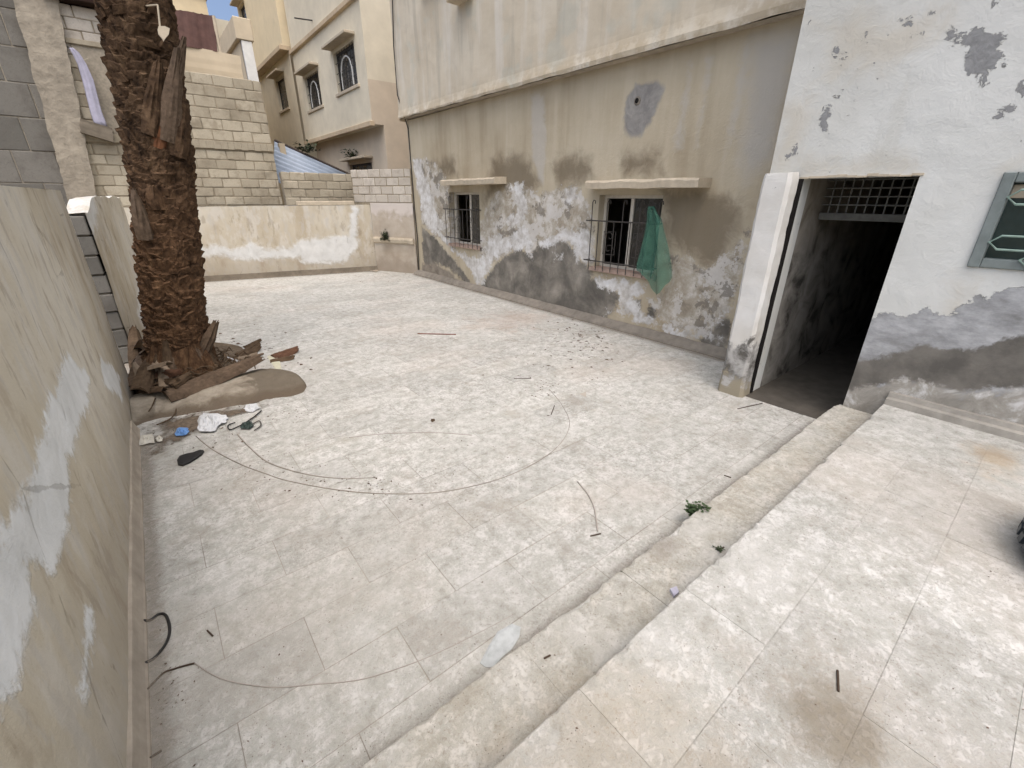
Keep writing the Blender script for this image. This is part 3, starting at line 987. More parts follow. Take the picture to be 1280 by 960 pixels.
def window_unit(W, sliding, bars, zt, zb, ext, seed):
    """aluminium slider set back in the wall with a projecting iron grille"""
    y0, y1, z0, z1 = W
    xf = XF + 0.13
    f = MB()
    t = 0.045
    f.box((xf, y0 + 0.002, z0 + 0.002), (xf + 0.05, y0 + t, z1 - 0.002))
    f.box((xf, y1 - t, z0 + 0.002), (xf + 0.05, y1 - 0.002, z1 - 0.002))
    f.box((xf, y0 + t, z1 - t), (xf + 0.05, y1 - t, z1 - 0.002))
    f.box((xf, y0 + t, z0 + 0.002), (xf + 0.05, y1 - t, z0 + t))
    win = f.build('window', ALU, A)
    ym = y0 + (y1 - y0) * sliding
    MB().box((xf - 0.012, ym - 0.028, z0 + t), (xf + 0.03, ym + 0.028, z1 - t), 0.004).build('mullion', ALU, win)
    # sash glass on the near half only, the other half stands open
    MB().box((xf + 0.012, y0 + t, z0 + t), (xf + 0.018, ym - 0.028, z1 - t)).build('pane', GLASS, win)
    # sill, crusted
    s = MB()
    n = 14
    for i in range(n + 1):
        y = y0 - 0.06 + (y1 - y0 + 0.12) * i / n
        j = 0.012 * mnoise.noise(Vector((y * 7, seed, 2)))
        s.v += [(XF + 0.12, y, z0 + 0.012), (XF - 0.05 + j, y, z0 + 0.004 + j), (XF - 0.06 + j, y, z0 - 0.05), (XF + 0.02, y, z0 - 0.07 + j)]
        if i:
            for q in range(3):
                a = (i - 1) * 4 + q
                s.f.append((a, a + 1, a + 5, a + 4))
    s.build('sill', SILL, A)
    # grille
    xg = XF - 0.10
    gr = MB().tube([(xg, y1 + ext[1], zt), (xg, y0 - ext[0], zt)], 0.011, 6)
    for yy in (y0 - ext[0] + 0.03, y1 + ext[1] - 0.03):
        gr.tube([(xg, yy, zt), (XF + 0.02, yy, zt)], 0.009, 6)
        gr.tube([(xg, yy, zb), (XF + 0.02, yy, zb)], 0.009, 6)
    gr.tube([(xg, y1 + ext[1], zb), (xg, y0 - ext[0], zb)], 0.011, 6)
    G = gr.build('window_grille', IRON, A)
    for i in range(bars):
        yb = y0 - 0.03 + (y1 - y0 + 0.06) * i / (bars - 1)
        top = z1 - 0.10 if i % 2 == 0 else zt
        pts = [(xg - 0.004, yb, z0 - 0.03), (xg - 0.004, yb, top)]
        if i % 2 == 0:
            pts += [(xg - 0.004, yb - 0.02, top + 0.03), (xg - 0.004, yb - 0.05, top + 0.02), (xg - 0.004, yb - 0.055, top - 0.02)]
        MB().tube(pts, 0.0075, 5).build('bar', IRON, G)
    # scroll panel
    for (ya, yb, za, zb2) in ((ym + 0.08, ym + 0.30, zb + 0.12, zt - 0.14), (y0 + 0.12, y0 + 0.34, zb + 0.12, zt - 0.14)):
        r = MB().tube([(xg + 0.004, ya, za), (xg + 0.004, yb, za), (xg + 0.004, yb, zb2), (xg + 0.004, ya, zb2), (xg + 0.004, ya, za)], 0.006, 5)
        cy, cz = (ya + yb) / 2, (za + zb2) / 2
        for sg in (-1, 1):
            r.tube([(xg + 0.004, cy + sg * 0.09 * (1 - k / 14) * math.cos(k * 0.5), cz + sg * 0.09 + 0.08 * (1 - k / 14) * math.sin(k * 0.5)) for k in range(13)], 0.005, 5)
        r.build('scroll', IRON, G)
    return win


SILL = simple('crusted_sill', srgb(158, 138, 126), 0.95, 0.1, nscale=14, var=0.25)
window_unit(W1, 0.44, 8, 1.66, 1.06, (0.08, 0.12), 3.0)
window_unit(W2, 0.52, 9, 1.58, 0.99, (0.06, 0.14), 5.0)
# dark room behind the windows: floor and partition keep it dim
MB().box((XF + 2.4, YA0 + 0.05, 0), (XF + 2.5, YA1 - 0.05, 3.4)).build('partition', CEMENT_G, A)
MB().box((XF + 0.25, YA0 + 0.05, 2.75), (XF + 2.4, YA1 - 0.05, 2.85)).build('ceiling', CEMENT_G, A)

# green netting hung on the grille
def netting():
    X = XF - 0.125
    top = [px(808, 262, X), px(826, 275, X)]
    prof = [(258, 812, 820), (266, 810, 824), (274, 809, 829), (290, 806, 831), (310, 801, 835), (330, 796, 838), (338, 796, 839)]
    hem = [0, 1, 3, 2, 4, 9, 14, 22, 27, 30, 31, 29, 27, 22, 18, 15, 9]
    n, vs, fs = 16, [], []
    for k, (yy, xa, xb) in enumerate(prof):
        for i in range(n + 1):
            t = i / n
            q = px(xa + (xb - xa) * t, yy + (hem[i] if k == len(prof) - 1 else (hem[i] * 0.4 if k == len(prof) - 2 else 0)), X)
            fold = 0.045 * math.sin(t * 13 + k * 0.25) * min(1, k * 0.25) + 0.018 * math.sin(t * 29 + k * 0.7)
            vs.append((X - 0.035 + fold, q[1], q[2]))
    for k in range(len(prof) - 1):
        for i in range(n):
            a = k * (n + 1) + i
            fs.append((a, a + 1, a + n + 2, a + n + 1))
    o = mesh_obj('netting', vs, fs, NET, None, True)
    tag(o, 'green plastic netting hanging over the window grille of the tan building', 'netting')


netting()

# cable down the corner
cb = MB()
pts = [px(x, y, XF - 0.02) for x, y in ((499, -40), (501, 60), (505, 120), (510, 160), (514, 210), (518, 260), (522, 300), (524, 345))]
pts = [(XF - 0.02 - (0.17 if p[2] > ZOV else 0.0), min(p[1], YA1 - 0.02), p[2]) for p in pts]
cb.tube(pts, 0.013, 6)
tag(cb.build('corner_cable', IRON), 'dark cable running down the far corner of the tan building', 'cable')

# ------------------------------------------------------------------ white house with the passage door
Wh = thing('white_house', 'white painted house with open dark doorway and peeling damp base', 'house', (XW, 0.5, 0))
cB = lambda p: crop(880, 200, 3.2, p)
c5 = lambda p: crop(960, 0, 4, p)
PW = lambda q: polyX(q, XW)
DOOR = (0.915, 1.715, -0.02, 2.065)
WIN = (-0.55, 0.475, 1.45, 2.07)
ww_attrs = {
    'grey': [PW([(1040, 425), (1083, 403), (1105, 392), (1130, 395), (1158, 387), (1189, 395), (1208, 378), (1245, 365), (1280, 356), (1500, 330), (1500, 560), (1280, 640), (1040, 560)])],
    'damp': [PW([(1030, 475), (1067, 456), (1117, 442), (1161, 433), (1205, 437), (1239, 431), (1255, 420), (1280, 422), (1500, 440), (1500, 520), (1280, 482), (1200, 490), (1140, 480), (1100, 485), (1040, 500)])],
    'low': [PW([(1030, 505), (1060, 488), (1100, 478), (1140, 474), (1200, 492), (1280, 490), (1500, 560), (1500, 720), (1040, 600)])],
    'spall': [PW(c5(q)) for q in [
        [(960, 150), (1000, 165), (1050, 125), (1120, 170), (1170, 190), (1155, 320), (1105, 380), (1105, 440), (1030, 435), (1055, 385), (970, 370), (995, 250), (955, 200)],
        [(875, 160), (930, 145), (935, 190), (905, 220)], [(925, 215), (955, 205), (950, 230), (930, 235)],
        [(248, 668), (262, 600), (295, 535), (320, 545), (305, 590), (285, 665)],
        [(330, 260), (360, 230), (350, 300)], [(365, 300), (395, 230), (410, 230), (385, 300)], [(455, 205), (485, 180), (470, 210)], [(345, 470), (370, 460), (358, 478)],
        [(650, 112), (680, 108), (665, 128)], [(695, 120), (715, 92), (712, 120)], [(800, 75), (835, 55), (825, 82)], [(745, 175), (775, 165), (765, 190)],
        [(1140, 570), (1205, 565), (1165, 630)], [(1200, 545), (1235, 530), (1215, 565)], [(1255, 425), (1290, 410), (1290, 450), (1265, 455)], [(1255, 710), (1290, 690), (1290, 715)],
        [(1125, 15), (1150, -10), (1175, 10), (1150, 30)], [(120, 740), (160, 715), (150, 765), (130, 775)], [(90, 775), (120, 785), (95, 795)],
        [(1160, 330), (1190, 310), (1200, 335)]]],
    'cream': [PW(c5(q)) for q in [[(90, 540), (190, 510), (210, 580), (160, 700), (60, 860), (30, 860)], [(340, 130), (480, 50), (560, 150), (860, 60), (800, 220), (560, 330), (330, 380)], [(160, 790), (700, 810), (730, 860), (160, 870)]]] + [PW([(1195, 350), (1213, 345), (1200, 390), (1185, 392)])],
}
grid_wall('front_wall', lambda u, v: (XW, u, v), (-4.0, 2.0), (-0.02, 7.0), 0.035, WHITEW, Wh, [DOOR, WIN], ww_attrs, 0.2, (1, 0, 0), rough_relief(0.006, 2.2, 21.0))
b = MB()
b.add([(XW, 2.0, -0.05), (XF + 0.05, 2.0, -0.05), (XF + 0.05, 2.0, 7.0), (XW, 2.0, 7.0)], [(0, 1, 2, 3)])
b.add([(XW, -4.0, -0.05), (XW + 6, -4.0, -0.05), (XW + 6, -4.0, 7.0), (XW, -4.0, 7.0)], [(0, 1, 2, 3)])
b.add([(XW + 6, -4.0, -0.05), (XW + 6, 1.88, -0.05), (XW + 6, 1.88, 7.0), (XW + 6, -4, 7.0)], [(0, 1, 2, 3)])
b.add([(XW, -4.0, 7.0), (XW + 6, -4.0, 7.0), (XW + 6, 1.88, 7.0), (XW, 2.0, 7.0)], [(0, 1, 2, 3)])
b.build('body', WHITEP, Wh)


def mat_passage():
    m = M('passage_plaster', 0.93, 0.15)
    med = m.noise(3.0, 6, 0.62, dist=0.6)
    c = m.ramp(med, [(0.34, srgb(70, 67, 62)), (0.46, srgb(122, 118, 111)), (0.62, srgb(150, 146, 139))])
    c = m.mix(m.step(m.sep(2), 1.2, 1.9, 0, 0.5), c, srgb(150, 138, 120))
    m.color(c)
    m.bump(m.noise(14, 6, 0.65), 0.4, 0.012)
    return m.m


PASS = mat_passage()
# passage walls, ceiling, floor, end
d0, d1 = DOOR[0], DOOR[1]
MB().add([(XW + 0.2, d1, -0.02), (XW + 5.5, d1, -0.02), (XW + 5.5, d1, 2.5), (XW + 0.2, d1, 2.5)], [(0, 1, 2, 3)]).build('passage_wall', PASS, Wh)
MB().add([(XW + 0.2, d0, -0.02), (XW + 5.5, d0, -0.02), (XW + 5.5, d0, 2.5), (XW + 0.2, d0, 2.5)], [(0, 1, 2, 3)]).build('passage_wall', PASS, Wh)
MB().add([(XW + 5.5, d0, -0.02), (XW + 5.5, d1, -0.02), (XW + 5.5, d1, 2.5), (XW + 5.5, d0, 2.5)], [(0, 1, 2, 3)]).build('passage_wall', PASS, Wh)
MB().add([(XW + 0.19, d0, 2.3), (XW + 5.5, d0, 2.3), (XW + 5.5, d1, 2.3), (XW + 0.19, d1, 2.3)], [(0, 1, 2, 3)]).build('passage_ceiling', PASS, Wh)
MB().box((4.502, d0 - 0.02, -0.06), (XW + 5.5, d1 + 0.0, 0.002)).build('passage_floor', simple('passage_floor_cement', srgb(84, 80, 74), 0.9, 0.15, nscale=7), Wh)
# transom with a square lattice, set back in the passage
LATT = simple('grey_lattice', srgb(104, 104, 100), 0.8, 0.2)
XT = XW + 0.62
zb = px(1080, 272, XT)[2]
zt = 2.29
tb = MB().box((XT - 0.02, d0 + 0.005, zb - 0.03), (XT + 0.03, d1 - 0.005, zb + 0.035), 0.004).build('transom', LATT, Wh)
lat = 11
for i in range(1, lat):
    yy = d0 + (d1 - d0) * i / lat
    MB().box((XT - 0.005, yy - 0.006, zb + 0.035), (XT + 0.007, yy + 0.006, zt)).build('lattice_bar', LATT, tb)
k = 0
zz = zb + 0.035 + 0.072
while zz < zt:
    MB().box((XT - 0.013, d0 + 0.005, zz - 0.006), (XT - 0.0055, d1 - 0.005, zz + 0.006)).build('lattice_bar', LATT, tb)
    zz += 0.072
# door frame post seen edge-on and thin trim at the top of the opening
t = MB()
for i in range(12):
    ya, yb = d0 - 0.02 + i * (d1 - d0 + 0.04) / 12, d0 - 0.02 + (i + 1) * (d1 - d0 + 0.04) / 12
    jj = rnd.uniform(-0.006, 0.006)
    t.box((XW - 0.010 + jj, ya, DOOR[3] - 0.002 + jj), (XW + 0.03, yb, DOOR[3] + 0.012 + jj * 2))
t.build('lintel_edge', CANOPY, Wh)

# chunky rounded column at the left of the door with a near-black box painting the gap's shade behind it
def column():
    y0, y1 = 1.72, 1.965
    x0, x1 = 4.42, 4.60
    n = 90
    vs, fs = [], []
    prof = []
    rb = 0.028
    for (cx, cy, a0) in ((x0 + rb, y0 + rb, 180), (x1 - .01, y0 + .01, 270), (x1 - .01, y1 - .01, 0), (x0 + rb, y1 - rb, 90)):
        rr = rb if cx < (x0 + x1) / 2 else 0.01
        for s in range(2):
            a = math.radians(a0 + s * 90)
            prof.append((cx + rr * math.cos(a), cy + rr * math.sin(a)))
    m_ = len(prof)
    cx, cy = (x0 + x1) / 2, (y0 + y1) / 2
    for k in range(n + 1):
        z = -0.02 + 2.13 * k / n
        s = 1.0
        if z > 2.03:
            s = max(0.86, 1 - ((z - 2.03) / 0.10) ** 2 * 0.12)
        if z < 0.18:
            s = 1.0 + 0.10 * (1 - z / 0.18)
        for (x, y) in prof:
            r = 1 + 0.06 * mnoise.noise(Vector((x * 6, y * 6, z * 3))) + 0.035 * mnoise.noise(Vector((x * 20, y * 20, z * 12)))
            vs.append((cx + (x - cx) * s * r, cy + (y - cy) * s * r, z + 0.015 * mnoise.noise(Vector((x * 9, y * 9, 7)))))
    for k in range(n):
        for j in range(m_):
            a, b2 = k * m_ + j, k * m_ + (j + 1) % m_
            fs.append((a, b2, b2 + m_, a + m_))
    fs.append(tuple(n * m_ + j for j in range(m_)))
    return mesh_obj('door_column', vs, fs, COLM, Wh, False)


def mat_column():
    m = M('whitewashed_column', 0.88, 0.2)
    med = m.noise(7, 7, 0.68, dist=0.4)
    c = m.ramp(m.noise(2, 4, 0.55), [(0.35, srgb(202, 199, 192)), (0.65, srgb(218, 217, 213))])
    z = m.math('MULTIPLY_ADD', m.math('SUBTRACT', med, 0.5), 0.7, m.sep(2))
    grey = m.ramp(med, [(0.38, srgb(96, 93, 88)), (0.5, srgb(150, 148, 144)), (0.6, srgb(176, 174, 170))])
    c = m.mix(m.step(m.noise(3, 5, 0.6, vec=m.pos((1, 1, 0.3))), 0.48, 0.64, 0, 0.6), c, srgb(176, 170, 156))
    c = m.mix(m.step(z, 0.62, 0.52), c, grey)
    c = m.mix(m.step(z, 0.20, 0.10), c, srgb(150, 142, 124))
    sp = m.math('MULTIPLY', m.step(m.noise(16, 5, 0.7), 0.68, 0.72), m.step(m.sep(2), 1.6, 1.75))
    c = m.mix(sp, c, srgb(110, 108, 104))
    m.color(c)
    m.bump(med, 0.5, 0.015)
    return m.m


COLM = mat_column()
column()
MB().box((4.60, 1.700, -0.01), (XW - 0.002, 1.80, 2.06)).build('gap_shade_box', SHADE_BLACK, Wh)
MB().box((4.585, 1.80, -0.01), (XW + 0.02, 1.985, 2.10)).build('column_back', COLM, Wh)

# grey-green window with a hexagon grille
def green_window():
    y0, y1, z0, z1 = WIN
    f = MB()
    t = 0.065
    xa, xb = XW - 0.025, XW + 0.10
    f.box((xa, y0, z0), (xb, y0 + t, z1), 0.006)
    f.box((xa, y1 - t, z0), (xb, y1, z1), 0.006)
    f.box((xa + 0.004, y0 + t, z1 - t), (xb, y1 - t, z1 - 0.002), 0.006)
    f.box((xa + 0.004, y0 + t, z0 + 0.002), (xb, y1 - t, z0 + t), 0.006)
    w = f.build('window', GREENM, Wh)
    MB().box((xb - 0.05, y0 + t, z0 + t), (xb - 0.04, y1 - t, z1 - t)).build('pane', GLASSG, w)
    MB().box((xb - 0.062, -0.06, z0 + t), (xb - 0.02, -0.01, z1 - t), 0.003).build('mullion', GREENM, w)
    MB().box((xb - 0.06, y0 + t, z1 - 0.16), (xb - 0.045, y1 - t, z1 - 0.075), 0.003).build('shutter_box', CANOPY, w)
    G = None
    xg = XW - 0.028
    hexes = []
    for zc in (z0 + 0.175, z1 - 0.155):
        for yc in (y1 - 0.22, y1 - 0.56, y1 - 0.90):
            hexes.append((yc, zc, 0.155, 0.045))
    for yc in (y1 - 0.39, y1 - 0.73):
        hexes.append((yc, z0 + 0.07, 0.145, 0.05))
    for (yc, zc, hw, hh) in hexes:
        e = 0.05
        pts = [(xg, yc - hw, zc), (xg, yc - hw + e, zc + hh), (xg, yc + hw - e, zc + hh), (xg, yc + hw, zc), (xg, yc + hw - e, zc - hh), (xg, yc - hw + e, zc - hh), (xg, yc - hw, zc)]
        MB().tube(pts, 0.008, 6).build('grille_hexagon', GREENB, w)


green_window()
# moulded skirting on the platform along the white wall
sk = MB()
for i in range(61):
    y = 0.63 - 4.6 * i / 60
    j = 0.006 * mnoise.noise(Vector((y * 3, 1, 1)))
    sk.v += [(XW + 0.01, y, H2 + 0.10 + j), (XW - 0.028, y, H2 + 0.095 + j), (XW - 0.040, y, H2 + 0.06), (XW - 0.075, y, H2 + 0.05 + j), (XW - 0.085, y, H2 - 0.004)]
    if i:
        for q in range(4):
            a = (i - 1) * 5 + q
            sk.f.append((a, a + 5, a + 6, a + 1))
sk.f.append((0, 1, 2, 3, 4))
sk.build('skirting', simple('grey_skirting', srgb(150, 146, 138), 0.9, 0.15, nscale=10), Wh)

# ------------------------------------------------------------------ left courtyard wall, its broken continuation
Lw = thing('courtyard_wall', 'long plastered wall with a white salt streak beside the platform', 'wall', (-0.6, 1.5, 0))
PL = lambda q: polyX(q, XL)
lw_attrs = {'white': [PL(q) for q in [
    [(84, 440), (112, 470), (104, 520), (84, 575), (90, 640), (74, 700), (44, 712), (36, 760), (14, 800), (8, 860), (-160, 1000), (-160, 760), (0, 665), (25, 625), (40, 590), (58, 520), (72, 470)],
    [(125, 445), (150, 470), (152, 500), (130, 480)], [(108, 760), (118, 760), (116, 860), (104, 860)]]]}
LT = 1.945
grid_wall('wall_face', lambda u, v: (XL, u, v), (-4.0, 5.86), (-0.02, LT), 0.05, SIDEW, Lw, (), lw_attrs, 0, (1, 0, 0), rough_relief(0.010, 1.5, 31.0))
b = MB()
b.add([(XL, -4, LT), (XL, 5.86, LT), (XL - 0.2, 5.86, LT + 0.004), (XL - 0.2, -4, LT + 0.004)], [(0, 1, 2, 3)])
b.add([(XL, 5.86, -0.02), (XL - 0.2, 5.86, -0.02), (XL - 0.2, 5.86, LT), (XL, 5.86, LT)], [(0, 1, 2, 3)])
b.add([(XL - 0.2, -4, -0.02), (XL - 0.2, 5.86, -0.02), (XL - 0.2, 5.86, LT), (XL - 0.2, -4, LT)], [(0, 1, 2, 3)])
b.build('wall_core', SIDEW, Lw)
sk = MB()
for i in range(101):
    y = 0.97 + 3.75 * i / 100
    j = 0.006 * mnoise.noise(Vector((y * 4, 2, 1)))
    sk.v += [(XL - 0.02, y, 0.10), (XL + 0.012 + j, y, 0.09 + j), (XL + 0.022 + j, y, 0.05), (XL + 0.035 + j, y, 0.012), (XL + 0.05 + j, y, -0.006)]
    if i:
        for q in range(4):
            a = (i - 1) * 5 + q
            sk.f.append((a, a + 1, a + 6, a + 5))
sk.build('skirting', CEMENT, Lw)


def block_course(parent, p0, u, length, z0, nrow, bl, bh, depth, mat, jit, skip=None, half=True, proud=0.012, seed=1):
    """rows of separate blocks in front of a mortar core; u = direction along the wall, blocks face n"""
    r = random.Random(seed)
    u = Vector((u[0], u[1], 0)).normalized()
    n = Vector((u.y, -u.x, 0))           # towards the courtyard for u = +X
    p0 = Vector((p0[0], p0[1], 0))
    ang = math.atan2(u.y, u.x)
    for k in range(nrow):
        s = -(bl / 2 if (k % 2 and half) else 0.0) + r.uniform(-0.03, 0.03)
        while s < length - 0.02:
            a, b2 = max(s, 0), min(s + bl, length)
            s += bl
            if b2 - a < 0.06:
                continue
            zc = z0 + bh * (k + 0.5)
            c = p0 + u * ((a + b2) / 2)
            if skip and skip(c, zc, k):
                continue
            w, h = b2 - a - 0.016, bh - 0.014
            key = ('blk', round(w, 2), round(h, 2), depth, mat.name, r.randrange(3))
            if key not in tile_cache:
                vs, fs = chamfer(-w / 2, -depth / 2, -h / 2, w / 2, depth / 2, h / 2, 0.012)
                vs = [(a_ + r.uniform(-1, 1) * jit, b_ + r.uniform(-1, 1) * jit * 0.6, c_ + r.uniform(-1, 1) * jit) for a_, b_, c_ in vs]
                me = bpy.data.meshes.new('block')
                me.from_pydata(vs, [], fs)
                me.materials.append(mat)
                tile_cache[key] = me
            o = bpy.data.objects.new('block', tile_cache[key])
            off = proud + r.uniform(-0.006, 0.008)
            q = c + n * (off - depth / 2)
            o.location = (q.x, q.y, zc + r.uniform(-0.003, 0.003))
            o.rotation_euler = (r.gauss(0, 0.004), r.gauss(0, 0.006), ang + r.gauss(0, 0.006))
            COL.objects.link(o)
            o.parent = parent
            o.matrix_parent_inverse = parent_inv(parent)


Bw = thing('broken_wall', 'plastered stub of wall with bare block end behind the palm trunk', 'wall', (-0.55, 9.5, 0))
YB0, YB1 = 6.9, 9.3
XB = -0.45
bx = lambda u: XB + 0.30 * (u - YB0) / (YB1 - YB0)
btop = lambda u: 1.72 + 0.17 * min(1.0, max(0.0, (u - 7.0) / 0.5)) + 0.04 * mnoise.noise(Vector((u * 3, 0, 3)))
grid_wall('wall_face', lambda u, v: (bx(u), u, v * btop(u) / 1.8), (YB0, YB1), (-0.02, 1.8), 0.06, FARW, Bw, (), {'white': [[(6.9, 1.55), (7.6, 1.66), (7.6, 1.9), (6.9, 1.9)], [(8.0, 0.1), (9.0, 0.5), (9.0, 0.9), (7.8, 0.4)]]}, 0, (1, 0, 0), rough_relief(0.014, 1.8, 41.0))
b = MB()
for i in range(24):
    u0, u1 = YB0 + (YB1 - YB0) * i / 24, YB0 + (YB1 - YB0) * (i + 1) / 24
    b.add([(bx(u0), u0, btop(u0)), (bx(u1), u1, btop(u1)), (bx(u1) - 0.2, u1, btop(u1) - 0.02), (bx(u0) - 0.2, u0, btop(u0) - 0.02)], [(0, 1, 2, 3)])
b.add([(bx(YB1), YB1, -0.02), (bx(YB1) - 0.2, YB1, -0.02), (bx(YB1) - 0.2, YB1, btop(YB1)), (bx(YB1), YB1, btop(YB1))], [(0, 1, 2, 3)])
b.add([(bx(YB0) - 0.2, YB0 + 0.3, -0.02), (bx(YB1) - 0.2, YB1, -0.02), (bx(YB1) - 0.2, YB1, btop(YB1) - 0.02), (bx(YB0) - 0.2, YB0 + 0.3, btop(YB0) - 0.02)], [(0, 1, 2, 3)])
b.build('wall_core', FARW, Bw)
MB().box((XB - 0.36, YB0 + 0.03, -0.02), (XB - 0.03, YB0 + 0.33, 1.69)).build('mortar', BLOCKM, Bw)
for k in range(8):
    z0 = k * 0.213
    off = 0.012 * (k % 2)
    vs, fs = chamfer(XB - 0.40, YB0 - off + rnd.uniform(-.01, .015), z0 + 0.008, XB - 0.004 - 0.012 * rnd.random(), YB0 + 0.36, z0 + 0.206, 0.01)
    mesh_obj('block', vs, fs, BLOCKG, Bw)
# longer garden wall carrying on behind, hidden by the palm
Gw = thing('back_side_wall', 'plastered wall piece behind the palm, joining the far wall', 'wall', (-0.5, 11.4, 0))
MB().box((-0.75, YB1 - 0.15, -0.02), (-0.48, 13.5, 1.66), 0.02).build('wall', CANOPY, Gw)

# ------------------------------------------------------------------ far wall and side stub with the bush
Fw = thing('far_wall', 'low plastered wall at the end of the courtyard with a white salt band', 'wall', (2.3, 12.7, 0))
FP0, FP1 = np.array([-0.6, 13.36]), np.array([4.93, 12.165])
FL = float(np.linalg.norm(FP1 - FP0))
fu = (FP1 - FP0) / FL


def far_uv(x, y):
    d = RM @ np.array([x - CX, CY - y, F])
    # intersect with the vertical plane through FP0, FP1
    nrm = np.array([-fu[1], fu[0], 0.0])
    t = ((np.array([FP0[0], FP0[1], 0]) - CAM) @ nrm) / (d @ nrm)
    q = CAM + t * d
    return ((q[:2] - FP0) @ fu, q[2])


fw_attrs = {'white': [[far_uv(x, y) for x, y in crop(230, 200, 4, [(40, 445), (160, 422), (240, 445), (340, 415), (420, 445), (520, 440), (580, 400), (700, 385), (820, 378), (828, 300), (848, 235), (872, 250), (862, 340), (872, 430), (800, 512), (590, 512), (580, 488), (510, 485), (310, 500), (160, 475), (40, 490)])]]}
ztop = lambda u: 1.66 + 0.05 * u / FL + 0.01 * mnoise.noise(Vector((u * 3, 1, 2)))
grid_wall('wall_face', lambda u, v: (FP0[0] + fu[0] * u, FP0[1] + fu[1] * u, v * ztop(u) / 1.7), (0, FL), (-0.02, 1.7), 0.05, FARW, Fw, (), fw_attrs, 0, (0, 1, 0), rough_relief(0.010, 1.3, 51.0))
b = MB()
n2 = np.array([-fu[1], fu[0]])
bk = [FP0 + n2 * 0.2, FP1 + n2 * 0.2]
b.add([(FP0[0], FP0[1], ztop(0)), (FP1[0], FP1[1], ztop(FL)), (bk[1][0], bk[1][1], ztop(FL)), (bk[0][0], bk[0][1], ztop(0))], [(0, 1, 2, 3)])
b.add([(bk[0][0], bk[0][1], -0.02), (bk[1][0], bk[1][1], -0.02), (bk[1][0], bk[1][1], ztop(FL)), (bk[0][0], bk[0][1], ztop(0))], [(0, 1, 2, 3)])
b.build('wall_core', SIDEW, Fw)
sk = MB()
for i in range(61):
    u = FL * i / 60
    c = FP0 + fu * u
    j = 0.012 * mnoise.noise(Vector((u * 3, 2, 1)))
    for (d, z) in ((-0.02, 0.13), (0.02, 0.12), (0.06, 0.03 + j), (0.10 + j, -0.01)):
        sk.v.append((c[0] - n2[0] * d, c[1] - n2[1] * d, z))
    if i:
        for q in range(3):
            a = (i - 1) * 4 + q
            sk.f.append((a, a + 4, a + 5, a + 1))
sk.build('skirting', DAMPC, Fw)
# pale slab lying on top
a, c = far_uv(371, 256), far_uv(443, 254)
q0, q1 = FP0 + fu * a[0] + n2 * 0.05, FP0 + fu * c[0] + n2 * 0.05
vs, fs = chamfer(0, -0.06, 0, float(np.linalg.norm(q1 - q0)), 0.22, 0.10, 0.012)
o = mesh_obj('coping_slab', vs, fs, CANOPY)
o.location = (q0[0], q0[1], ztop(a[0]) + 0.0)
o.rotation_euler = (0, -0.008, math.atan2(fu[1], fu[0]))
tag(o, 'pale concrete slab lying on top of the far wall', 'slab')

# side stub between the tan building and the far wall
Sw = thing('side_wall_stub', 'pinkish stub wall with painted block courses beside the tan building corner', 'wall', (5.1, 11.6, 0))
SP0, SP1 = np.array([4.885, 12.14]), np.array([5.50, 10.90])
SL = float(np.linalg.norm(SP1 - SP0))
su = (SP1 - SP0) / SL
sn = np.array([su[1], -su[0]])       # towards the courtyard (-X)
if sn[0] > 0:
    sn = -sn


def mat_stub():
    m = M('pink_plaster', 0.93, 0.1)
    med = m.noise(3.5, 5, 0.6, dist=0.4)
    c = m.ramp(m.noise(1.6, 4, 0.6), [(0.35, srgb(162, 150, 134)), (0.65, srgb(184, 174, 160))])
    z = m.math('MULTIPLY_ADD', m.math('SUBTRACT', med, 0.5), 0.9, m.sep(2))
    c = m.mix(m.math('MULTIPLY', m.step(z, 1.35, 1.6), 0.7), c, srgb(206, 198, 192))
    c = m.mix(m.math('MULTIPLY', m.step(z, 0.5, 0.1), 0.6), c, srgb(140, 128, 114))
    m.color(c)
    m.bump(med, 0.4, 0.015)
    return m.m


STUB = mat_stub()
grid_wall('wall_face', lambda u, v: (SP0[0] + su[0] * u, SP0[1] + su[1] * u, v), (0, SL), (-0.02, 1.76), 0.06, STUB, Sw, (), None, 0, (-sn[0], -sn[1], 0), rough_relief(0.012, 1.7, 61.0))
# ledge with white crust
lz = px(490, 298, 5.2)[2] - 0.02
led = MB()
for i in range(21):
    u = 0.02 + (SL - 0.06) * i / 20
    c = SP0 + su * u
    j = 0.012 * mnoise.noise(Vector((u * 5, 2, 9)))
    for (d, z) in ((-0.02, 0.05 + j), (0.06 + j, 0.045 + j), (0.07 + j, 0.0), (0.05, -0.08 + j * 2), (-0.02, -0.12)):
        led.v.append((c[0] + sn[0] * d, c[1] + sn[1] * d, lz + z))
    if i:
        for q in range(4):
            a = (i - 1) * 5 + q
            led.f.append((a, a + 1, a + 6, a + 5))
led.f += [(0, 1, 2, 3, 4), tuple(100 + k for k in (4, 3, 2, 1, 0))]
led.build('ledge', CANOPY, Sw)
